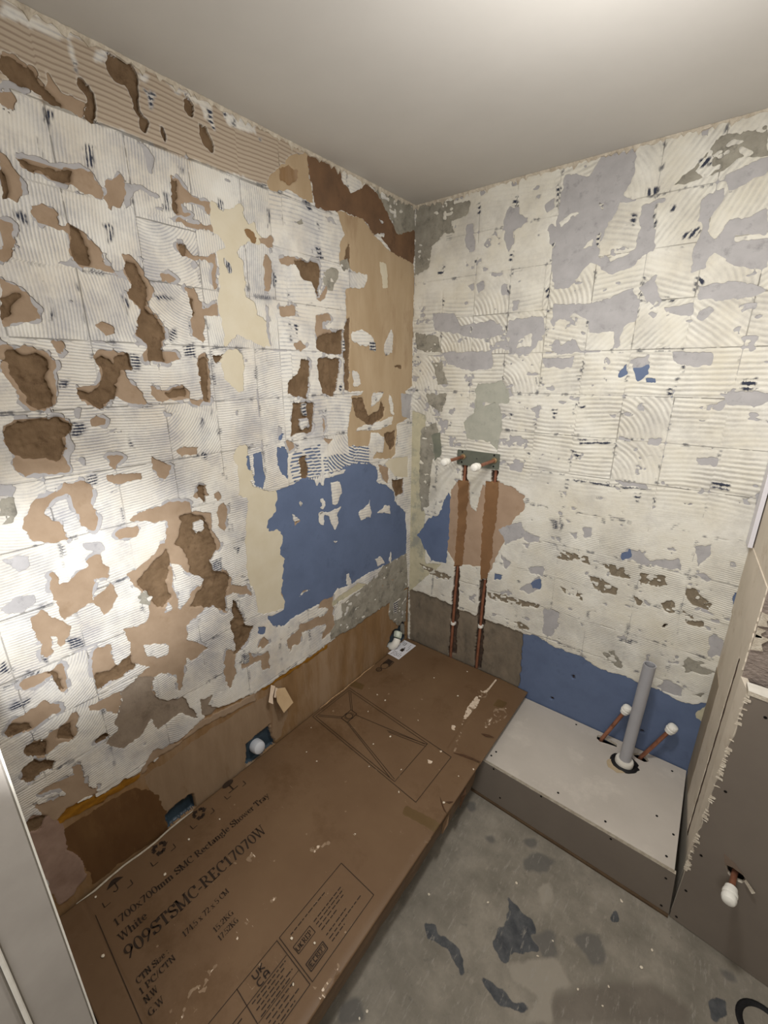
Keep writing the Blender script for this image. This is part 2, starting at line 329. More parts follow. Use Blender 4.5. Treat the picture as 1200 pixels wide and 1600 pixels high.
LEFT_SHAPES = """
O1737,506,1675,577,1571,563,1446,538,1217,597,1033,553,815,552,523,565,227,567,-8,583,-19,174,228,229,796,184,1349,181,1748,233
e1461,511,1227,520,913,501,885,357,935,259,1130,216,1339,249,1426,250,1440,395
M1441,2430,1409,2410,825,2427,627,2421,784,2265,795,2279,943,2268,1069,2266,1124,2266,1180,2270,1221,2272,1257,2271,1293,2266,1331,2276,1372,2264,1386,2280,1438,2272,1479,2261
W1410,2403,1377,2407,1304,2414,1302,2405,1331,2392,1363,2391,1395,2386,1415,2381
W1255,2401,1214,2415,1236,2387,1254,2383
W1160,2407,1130,2411,1139,2392,1158,2392
W1301,2419,1293,2419,1291,2378,1299,2350,1301,2370
W1094,2413,975,2416,971,2399,994,2368,1008,2395,1046,2407,1065,2395
W944,2409,833,2420,829,2390,901,2386,928,2381
T1427,2326,1406,2330,1374,2322,1363,2302,1348,2322,1337,2302,1310,2301,1291,2298,1298,2268,1323,2274,1359,2268,1379,2278,1401,2275,1422,2285,1434,2290
D1428,2323,1407,2325,1378,2317,1367,2301,1350,2293,1337,2284,1337,2277,1358,2272,1378,2282,1400,2277,1422,2289,1434,2294
D1294,2344,1287,2340,1275,2335,1267,2326,1267,2291,1274,2261,1284,2266,1293,2274,1288,2314,1297,2317
D1226,2395,1215,2411,1191,2419,1169,2411,1163,2394,1169,2343,1167,2323,1152,2312,1157,2281,1171,2289,1171,2314,1186,2325,1183,2346,1196,2361,1223,2366,1229,2378
D1123,2314,1110,2314,1105,2294,1112,2283,1122,2288
D1051,2396,1035,2407,1023,2394,1024,2362,1042,2362,1054,2373
D1013,2356,996,2353,975,2318,984,2300,1002,2304,1014,2329
L1437,2280,1416,2285,1393,2280,1388,2268,1419,2270,1439,2269
T1443,2250,1421,2262,1413,2252,1427,2233,1440,2235,1446,2236
T1465,2150,1455,2150,1449,2130,1439,2111,1453,2069,1468,2073,1483,2066
D1470,2127,1465,2103,1468,2069,1482,2070
L1438,2162,1387,2165,1310,2173,1298,2168,1355,2156,1393,2154,1437,2151
T1436,2155,1393,2158,1354,2158,1298,2170,1284,2129,1286,2115,1320,2119,1348,2128,1376,2128,1394,2135,1427,2134,1439,2136
D1433,2153,1398,2148,1371,2153,1342,2157,1347,2132,1379,2131,1396,2142,1430,2135
T1276,2148,1237,2184,1226,2165,1232,2134,1271,2100,1281,2117
L1230,2169,1171,2167,1146,2155,1152,2149,1203,2159,1229,2121,1251,2107,1232,2134
T1115,2214,1093,2211,1073,2193,1038,2183,1004,2182,1004,2156,1017,2153,1021,2172,1070,2170,1089,2160,1092,2140,1062,2142,1075,2134,1111,2131,1117,2163
D1113,2210,1095,2202,1104,2137,1116,2135
T1107,2122,1008,2124,1006,2114,1067,2112,1114,2111
C1000,2188,954,2178,895,2198,895,2165,872,2143,857,2140,859,2117,922,2094,941,2062,965,2096,1004,2110,1011,2129
T903,2136,879,2150,857,2140,859,2117,889,2122
T1433,2067,1416,2079,1391,2073,1373,2061,1359,2048,1337,2031,1314,2014,1308,1998,1376,1986,1370,2033,1394,2036,1424,2042,1436,2054
W1386,2068,1369,2062,1372,2045,1388,2045
L1186,2259,1165,2261,1147,2245,1154,2203,1169,2208,1170,2234
T1489,2038,1477,2030,1474,2011,1484,1998,1488,1977,1504,1967
K1304,2216,1285,2218,1293,2176,1310,2175
K1293,2067,1277,2066,1278,2034,1293,2027
K1393,2209,1391,2203,1387,2167,1391,2164
K1372,2260,1354,2256,1373,2227,1375,2237
K1138,2171,1123,2166,1123,2128,1134,2130
K1469,2050,1444,2053,1444,2033,1469,2035
K978,2203,963,2187,965,2173,980,2177
K1151,2379,1125,2380,1132,2340,1143,2336,1143,2365
K989,2397,971,2399,967,2354,977,2355
K941,2410,928,2410,933,2394,943,2395
K1299,2371,1293,2370,1297,2350,1301,2347
K1088,2243,1071,2241,1079,2229
T1492,2022,1470,2027,1474,2011,1483,1986,1496,1956,1507,1955
T1367,2050,1340,2039,1311,2006,1306,1980,1281,1961,1305,1962,1335,1971,1370,1969,1371,2008
D1365,2051,1344,2038,1337,2010,1339,1974,1369,1974,1369,2008
L1404,1968,1376,1981,1370,1969,1396,1965
L1513,1924,1494,1917,1469,1896,1455,1867,1459,1841,1469,1838,1534,1829
T1514,1920,1495,1913,1477,1895,1462,1871,1461,1849,1476,1842,1533,1831
D1522,1885,1498,1896,1484,1894,1490,1885,1508,1866,1514,1845,1531,1839
T1264,2005,1248,2010,1225,1998,1210,1962,1197,1944,1202,1928,1219,1906,1211,1891,1197,1872,1185,1841,1189,1820,1199,1792,1158,1788,1148,1771,1192,1762,1254,1764,1254,1780,1237,1796,1258,1831,1254,1857,1239,1884,1265,1910,1262,1930,1249,1946,1265,1973
D1260,2001,1231,1992,1213,1941,1217,1921,1226,1895,1207,1881,1186,1836,1200,1787,1197,1765,1243,1764,1237,1796,1256,1832,1247,1868,1233,1889,1262,1916,1244,1947,1261,1978
T1169,1977,1145,1984,1130,1973,1143,1961,1172,1962
T1116,2061,1088,2052,1078,2038,1032,2043,1005,2054,1013,1968,1031,1960,1018,2027,1040,2034,1079,2030,1102,2034,1118,2051
D1113,2062,1092,2061,1090,2036,1103,2029
L1089,2021,1072,2031,1061,2020,1076,2007,1088,2011
C1007,2130,967,2080,1004,2059,991,2053,1012,1894,1006,1835,982,1818,959,1850,891,1832,879,1936,909,1954,919,1962,913,2050,933,2069,922,2094,858,2129,854,2164
C1004,1793,966,1800,951,1795,946,1769,957,1679,973,1673,1000,1706,1021,1719,1029,1768
T1114,1954,1084,1953,1069,1922,1065,1906,1015,1925,1016,1893,1064,1886,1069,1826,1081,1814,1102,1830,1102,1891,1101,1918
D1100,1929,1088,1925,1090,1887,1101,1880
T1347,1845,1330,1851,1312,1843,1315,1828,1330,1822,1345,1831
T1448,1804,1427,1807,1425,1798,1434,1775,1439,1779
L1528,1791,1498,1793,1457,1783,1451,1737,1454,1704,1462,1670,1474,1657,1464,1737
T1542,1789,1522,1785,1502,1790,1476,1785,1460,1778,1457,1760,1456,1737,1458,1704,1463,1670,1487,1653,1514,1657,1534,1674,1532,1701,1545,1728,1552,1746
D1534,1776,1522,1783,1513,1772,1485,1778,1465,1769,1469,1742,1476,1718,1468,1685,1475,1661,1499,1656,1522,1669,1522,1710,1535,1737,1539,1754,1550,1754,1549,1759,1538,1759
T1377,1771,1360,1786,1332,1785,1283,1779,1284,1742,1306,1737,1295,1711,1272,1689,1266,1655,1273,1650,1314,1663,1332,1675,1378,1643,1408,1658,1420,1678,1416,1698,1381,1702,1363,1722,1361,1757
D1369,1767,1349,1772,1327,1757,1320,1773,1284,1776,1288,1737,1311,1740,1326,1711,1336,1670,1370,1656,1378,1643,1402,1662,1417,1678,1415,1693,1394,1682,1376,1702,1359,1717,1355,1742
T1242,1699,1216,1687,1173,1691,1152,1702,1137,1678,1139,1660,1196,1657,1232,1656,1244,1671
D1211,1681,1148,1691,1151,1667,1201,1666
T1139,1660,1100,1653,1116,1638,1134,1648
T1098,1784,1065,1786,1070,1731,1073,1651,1104,1650,1101,1719,1106,1755
D1098,1767,1068,1785,1076,1731,1080,1652,1100,1653,1098,1719
D1048,1780,1012,1784,1021,1771,1044,1762
T1405,1622,1389,1631,1371,1624,1374,1608,1399,1603,1407,1611
L1574,1624,1545,1638,1478,1637,1449,1628,1440,1609,1447,1584,1467,1503,1484,1496,1558,1504,1572,1527
T1570,1626,1546,1635,1478,1635,1454,1626,1444,1610,1452,1590,1467,1581,1474,1546,1466,1519,1469,1503,1500,1504,1557,1509,1569,1526,1569,1560,1579,1585
D1567,1621,1543,1631,1474,1632,1448,1612,1452,1590,1472,1582,1479,1542,1498,1534,1525,1544,1566,1555,1576,1589
T1199,1519,1159,1526,1133,1520,1143,1498,1189,1499
T1381,1527,1353,1526,1345,1516,1369,1497,1382,1508
T1278,1515,1258,1497,1230,1480,1223,1466,1242,1444,1265,1455,1271,1487
T1399,1474,1362,1479,1314,1473,1311,1458,1345,1452,1396,1462
C1002,1499,969,1509,963,1487,965,1436,941,1380,991,1390,1011,1465
L1435,1659,1419,1648,1427,1628,1439,1634
K1447,1620,1420,1618,1419,1597,1436,1583,1449,1584
K1146,1805,1101,1813,1109,1775,1135,1777
K1454,1713,1428,1713,1442,1689,1453,1699
K1290,2067,1275,2062,1278,2034,1289,2034
K971,2052,955,2032,961,2011,974,2012
K1283,1779,1264,1769,1268,1742,1285,1737
K1439,1899,1435,1895,1437,1843,1442,1842
K1112,1885,1109,1846,1117,1851
K1285,1913,1271,1910,1275,1855,1277,1885
K1199,1928,1154,1928,1137,1925,1191,1914
K1179,1842,1148,1849,1154,1816,1178,1815
K958,1801,945,1782,953,1724,966,1737
K1120,1610,1108,1597,1115,1572,1123,1586
K1324,1576,1313,1546,1324,1542
K1128,1503,1105,1493,1118,1475,1128,1483
S792,2307,748,2342,711,2375,627,2415,623,2343,609,2280,647,2277,692,2289,762,2276,788,2264,802,2282
O748,2336,712,2358,673,2352,680,2324,709,2302,743,2304
N627,2415,570,2418,477,2422,468,2387,424,2360,352,2386,339,2409,222,2384,180,2328,135,2292,74,2312,1,2328,5,2194,71,2200,164,2207,222,2243,291,2259,354,2295,472,2288,527,2275,599,2270,611,2310,622,2355
W466,2419,351,2413,352,2386,424,2356,457,2383
F314,2416,4,2415,1,2328,135,2284,180,2335,236,2381
W250,2312,222,2311,236,2297
W284,2260,222,2273,229,2257,264,2254
S495,2283,354,2295,291,2252,179,2213,5,2194,-3,1965,465,1927,461,2017,361,2037,333,2102,409,2105,492,2107,489,2177,464,2216
C251,2161,208,2164,193,2025,223,2022
D455,2169,430,2202,434,2109,469,2110
F694,2208,670,2220,662,2209,686,2198
K666,2278,628,2275,620,2253,639,2254
L560,2254,518,2258,497,2236,540,2240
K618,2152,597,2156,574,2114,600,2116
F581,2079,526,2098,499,2084,530,2023,564,2019,584,2044
F492,2121,444,2143,434,2109,470,2092
T776,2085,745,2097,670,2100,701,2079,765,2069
D709,2091,601,2103,592,2084,608,1993,636,2037,675,2038,702,2066
T620,1977,552,2042,576,1989
T831,2088,807,2074,804,2026,820,1986,842,1984,839,2051
C990,2165,902,2202,893,2155,863,2150,795,2112,844,2109,913,2106,940,2068,935,2052,914,2039,919,1962,894,1947,868,1894,1007,1882,1003,1963,997,2063,955,2060,1008,2124
O903,2136,879,2147,851,2125,868,2110,890,2117
T851,2125,800,2141,799,2111,836,2110
K978,2203,963,2192,963,2174,979,2172
K985,2049,958,2037,960,2011,972,2010
K821,2393,810,2394,816,2374
K809,2213,800,2210,807,2157,815,2161
K807,2038,794,2036,800,1995,810,2000
C1009,1968,921,1979,916,1956,902,1946,875,1906,839,1890,838,1812,868,1814,915,1831,956,1850,982,1818,1009,1805,1003,1853,1012,1894
C1012,1787,951,1795,947,1763,956,1685,973,1673,1028,1719
C1021,1474,989,1508,967,1487,976,1416,952,1356,855,1320,862,1252,909,1215,917,1184,852,1148,845,1111,1009,1164,992,1277,982,1328,1013,1343,1008,1422
L846,1940,830,1929,834,1812,842,1815,842,1896
S460,2040,2,2099,4,1919,5,1669,59,1651,19,1507,125,1495,141,1354,175,1338,304,1357,334,1401,473,1438,469,1526,439,1628,476,1664,448,1729,475,1849,440,1944,463,1988
W436,1883,378,1898,296,1875,290,1850,339,1835,418,1844,437,1859
K325,1857,285,1854,286,1820,325,1819
W178,1916,162,1891,169,1820,216,1800,224,1844
W435,1742,402,1738,377,1686,424,1679
W501,1664,371,1656,385,1643,477,1639
W307,1649,224,1651,240,1629,315,1586
W193,1636,168,1626,151,1537,176,1549
W271,1518,160,1538,176,1500,256,1488,417,1495,410,1508
W317,1484,225,1446,233,1377,288,1385,311,1368,341,1421
L93,1642,4,1629,19,1507,83,1532
W125,1495,28,1518,33,1327,123,1341
D439,1628,371,1634,331,1551,271,1565,240,1610,216,1580,224,1543,302,1511,346,1515,415,1557
D225,1465,142,1467,141,1395,175,1379,209,1424
D153,1761,95,1766,87,1743
T790,1942,721,1950,723,1919,784,1911
T628,1928,558,1938,536,1921,592,1909,594,1887,538,1884,562,1852,618,1842,626,1878
D628,1849,550,1876,503,1886,485,1887,489,1802,610,1806,630,1820
D622,1783,508,1785,509,1754,525,1690,551,1638,608,1660,627,1707
D706,1781,665,1778,668,1738,686,1640,775,1658,776,1702,719,1738
T740,1833,701,1838,677,1821,704,1806,733,1812
D758,1628,655,1627,658,1576,674,1513,737,1519,779,1508,768,1569
W733,1573,680,1569,683,1530,725,1534
K718,1622,692,1621,696,1578,717,1580
T614,1564,598,1538,612,1506
D478,1903,440,1944,445,1811,457,1663,483,1664
T799,1495,770,1492,762,1467,788,1463
T619,1486,560,1479,585,1461
B969,1470,957,1464,959,1413,969,1422
B944,1470,913,1473,904,1388,918,1345,948,1359,945,1418
B844,1482,811,1481,794,1448,807,1354,830,1383,845,1424
X773,1453,632,1467,627,1355,664,1327,774,1331,795,1384
X624,1415,334,1401,335,1343,516,1344,616,1353
X473,1438,333,1420,334,1381,474,1402
K493,1848,475,1849,476,1810,488,1817
K525,1673,500,1689,502,1648
B855,1324,784,1333,763,1337,719,1346,642,1314,616,1344,516,1344,476,1356,335,1343,274,1303,274,1241,192,1204,148,1162,139,1093,44,1035,30,849,835,1108,870,1170,917,1184,909,1215,866,1253
W582,1302,532,1292,521,1243,549,1202,575,1199
W652,1245,628,1244,618,1218,637,1200,649,1208,636,1223
W758,1260,737,1251,750,1233
W662,1184,638,1187,589,1174,524,1186,552,1155,547,1115,569,1082,592,1127,603,1159,627,1174,636,1125,656,1136
W414,1129,338,1152,335,1182,327,1075,340,1089,401,1085
W284,1091,226,1114,183,1109,174,1057,226,1081
W789,1326,788,1225,774,1195,790,1200
W786,1181,748,1179,782,1171
W640,1340,490,1340,504,1324,617,1327,631,1294,642,1314
W676,1329,646,1332,661,1295
D745,1425,713,1428,700,1376,708,1344,740,1350
T273,1323,192,1299,200,1216,242,1256
C175,1338,33,1327,30,1216,140,1247,175,1286,225,1325
D166,1231,67,1223,66,1144,139,1138
W274,1272,250,1268,258,1233,282,1243
L836,1560,810,1542,818,1505,836,1515
B841,1512,806,1527,818,1502
T1175,1372,1128,1403,1119,1366,1156,1361
K731,1892,712,1890,720,1851
K1082,1633,1073,1626,1076,1601
L1605,1498,1590,1498,1574,1485,1593,1466,1611,1470
T1580,1407,1553,1447,1518,1457,1495,1460,1488,1475,1451,1478,1432,1453,1435,1413,1438,1344,1457,1347,1473,1366,1476,1423,1484,1450,1511,1448,1543,1418,1531,1393,1516,1378,1506,1338,1545,1342,1577,1352,1585,1382
T1399,1474,1362,1479,1314,1470,1312,1452,1366,1456,1391,1461
T1278,1518,1258,1497,1224,1479,1227,1461,1248,1446,1269,1468,1275,1500
T1193,1518,1140,1517,1142,1502,1195,1503
T1105,1363,1081,1372,1081,1343,1101,1334
T1363,1350,1309,1368,1241,1370,1183,1360,1181,1332,1120,1303,1120,1252,1104,1195,1107,1173,1138,1175,1151,1135,1100,1108,1076,1067,1084,1038,1019,1003,1006,962,1064,996,1105,1005,1114,935,1156,987,1189,970,1249,960,1262,974,1274,1027,1272,995,1295,1066,1314,1030,1333,1032,1354,1057,1354,1093,1380,1152,1395,1198,1365,1207,1314,1229,1297,1253,1272,1252,1256,1318,1337,1337
D1149,1404,1129,1396,1128,1354,1137,1342,1151,1366
D1215,1327,1183,1319,1143,1301,1127,1254,1114,1183,1150,1142,1080,1069,1105,1005,1113,943,1149,976,1207,1003,1233,1023,1174,1075,1191,1112,1216,1137,1226,1213,1248,1241,1229,1256
D1338,1190,1304,1212,1269,1234,1277,1181,1292,1130,1287,1077,1318,1047,1343,1087,1351,1112,1373,1156
W1182,1298,1151,1293,1147,1267,1171,1252,1186,1271
W1277,1184,1245,1176,1229,1145,1171,1096,1189,1073,1219,1070,1253,1032,1262,1021,1274,1072,1270,1143
W1177,1359,1117,1330,1119,1310,1182,1326
T1096,1318,1071,1330,1062,1310,1084,1234,1103,1262
T1402,1325,1372,1331,1344,1326,1347,1292,1393,1303
L1485,1323,1434,1307,1434,1282,1476,1296
T1564,1269,1554,1266,1546,1227,1518,1228,1495,1249,1469,1258,1473,1210,1484,1151,1555,1133,1562,1168,1564,1228
T1480,1274,1455,1277,1432,1232,1438,1202,1472,1215
T1481,1163,1436,1182,1425,1151,1443,1113,1466,1103,1481,1137
T1620,1165,1592,1176,1546,1110,1558,1071,1619,1042,1614,1089
W1591,1102,1578,1098,1587,1030,1598,1036
L1665,1216,1635,1230,1603,1225,1601,1204,1632,1188,1662,1197
F1613,1461,1593,1464,1585,1429,1601,1407,1624,1408
L1641,1331,1595,1325,1597,1293,1615,1289,1630,1311
T1521,991,1503,1021,1477,1014,1466,986,1472,954,1463,942,1410,944,1417,899,1466,892,1508,905,1526,895,1521,949
D1518,940,1481,931,1432,953,1413,942,1417,899,1466,892,1526,895
T1429,1037,1396,1027,1364,1033,1354,1057,1320,1033,1273,1034,1256,964,1256,916,1225,875,1190,847,1255,825,1273,852,1291,781,1311,743,1318,790,1387,778,1428,799,1476,832,1448,859,1382,886,1426,920,1421,983
W1382,962,1317,926,1322,897,1355,897,1382,924
W1391,837,1350,843,1308,808,1315,763,1363,762,1384,800
r1466,855,1416,869,1378,836,1407,776,1470,804
W1256,964,1186,993,1156,983,1145,949,1159,906,1172,863,1224,883,1255,924
D1082,987,1044,866,1042,810,1073,773,1097,796,1101,868
W1065,988,1022,978,1000,933,1022,900,1063,936
T1136,799,1091,778,1106,728,1111,685,1143,640,1145,724
T1080,721,1041,736,1025,708,1066,685
T1674,1006,1654,1019,1606,1015,1582,1020,1590,931,1604,934,1610,998,1644,987,1669,988
D1616,1014,1603,1007,1594,934,1603,937
F1382,1126,1349,1125,1338,1099,1351,1077,1378,1093
K1618,1067,1606,1041,1604,1027,1615,1040
K1693,1086,1678,1083,1685,1051,1700,1054
K1707,1022,1658,1021,1623,1025,1628,1019,1701,1015
K1566,1076,1529,1069,1530,1037,1564,1042
K1442,1488,1416,1488,1422,1456,1444,1466
K1146,1141,1110,1151,1108,1103,1138,1115
K1059,1172,1026,1169,1047,1137
K1693,975,1662,960,1668,951,1695,964
T1730,894,1705,914,1666,933,1642,937,1615,904,1615,882,1659,879,1687,873,1722,876
D1726,897,1706,909,1678,894,1677,879,1700,876,1725,882
T1697,839,1676,840,1660,824,1644,832,1624,838,1583,866,1587,803,1605,779,1638,791,1671,773,1691,791,1702,814
D1695,837,1660,824,1662,781,1691,791,1702,814
D1624,838,1598,841,1604,785,1631,800
D1718,771,1692,784,1655,753,1661,727,1688,736,1709,725,1721,744
T1623,701,1604,700,1598,678,1609,648,1603,618,1587,586,1578,603,1582,565,1617,574,1670,577,1690,556,1715,624,1715,671,1699,679,1664,684,1641,670,1621,668
T1558,856,1468,855,1476,813,1493,785,1516,818,1547,833
r1486,788,1464,844,1395,806,1371,747,1303,718,1287,671,1259,595,1286,625,1318,666,1378,658,1400,648,1405,704,1445,666,1497,658,1541,711,1522,720,1503,729,1499,766
W1385,824,1332,815,1309,775,1341,757,1374,767,1386,800
r1249,663,1200,657,1222,624,1184,588,1235,587,1251,618
D1558,741,1528,749,1523,729,1556,723
W1723,679,1654,658,1651,623,1718,658
Y1702,545,1694,561,1659,582,1581,555,1467,535,1469,519,1587,526,1651,540
o1696,522,1655,519,1589,511,1499,502,1442,437,1418,315,1419,234,1515,250,1653,262,1655,377,1683,456
R1750,614,1730,623,1705,605,1674,531,1683,456,1655,377,1661,311,1696,280,1729,278,1741,350,1745,478
D1750,614,1705,605,1722,567,1752,584
W1591,565,1567,567,1487,571,1474,569,1484,551,1539,558,1588,553
T1465,543,1417,591,1336,551,1268,583,1033,549,1037,515,1272,557,1352,546,1423,551,1462,522
K1702,966,1665,960,1665,949,1704,950
C994,1368,855,1320,866,1253,913,1216,907,1182,869,1179,843,1137,869,1075,850,1051,874,914,856,878,864,844,950,865,987,883,990,938,1001,1004,1016,1035,1014,1125,999,1256,980,1305
B916,1192,908,1223,862,1252,855,1324,795,1327,520,1262,525,1158,415,1089,226,1092,139,1115,44,1035,29,811,39,789,227,795,393,800,485,792,569,805,598,780,702,779,751,781,820,784,876,772,927,788,952,848,870,837,856,878,873,923,850,1051,869,1075,843,1137,873,1184
W582,1302,532,1292,521,1243,549,1202,575,1199
W662,1184,638,1187,589,1174,524,1186,552,1155,547,1115,569,1082,592,1127,603,1159,627,1174,636,1125,656,1136
W414,1129,338,1152,335,1182,327,1075,340,1089,401,1085
W284,1091,226,1114,183,1109,174,1057,226,1081
W652,1245,628,1244,618,1218,637,1200,649,1208,636,1223
W758,1260,737,1251,750,1233
W794,1218,774,1200,754,1181,787,1168
W303,858,253,851,218,804,279,808
W173,860,164,796,187,805
W504,854,489,854,477,789,506,801
W791,859,767,878,726,871,756,869
W590,1039,551,1034,571,1028
B998,820,956,808,968,781,996,796
B861,1108,836,1091,850,1060,864,1074
F549,652,546,718,346,747,227,795,29,799,13,585,133,557,281,561,463,552,623,566,632,649
V626,755,425,778,363,742,487,737,627,734
T801,734,681,716,642,719,627,734,690,763,676,788,598,780,603,679,592,629,635,606,689,590,645,666,781,693,808,655,805,695
T872,700,827,707,802,725,797,649,843,654,856,630
T1080,721,1016,703,957,698,960,620,994,631,999,683,1056,688,1079,693
T1012,739,969,772,958,737,974,727
T1143,777,1109,775,1099,779,1106,691,1135,635,1151,682
K1075,756,1045,739,1049,703,1076,710
D1108,915,1011,831,1054,781,1102,762,1094,821
Y1023,555,1002,556,930,550,840,547,768,547,638,551,639,535,744,533,841,537,932,531,1004,537
F172,574,13,572,28,330,112,386,190,479
K153,540,104,538,113,455,142,482
Z200,287,141,367,37,343,22,263,98,239
"""
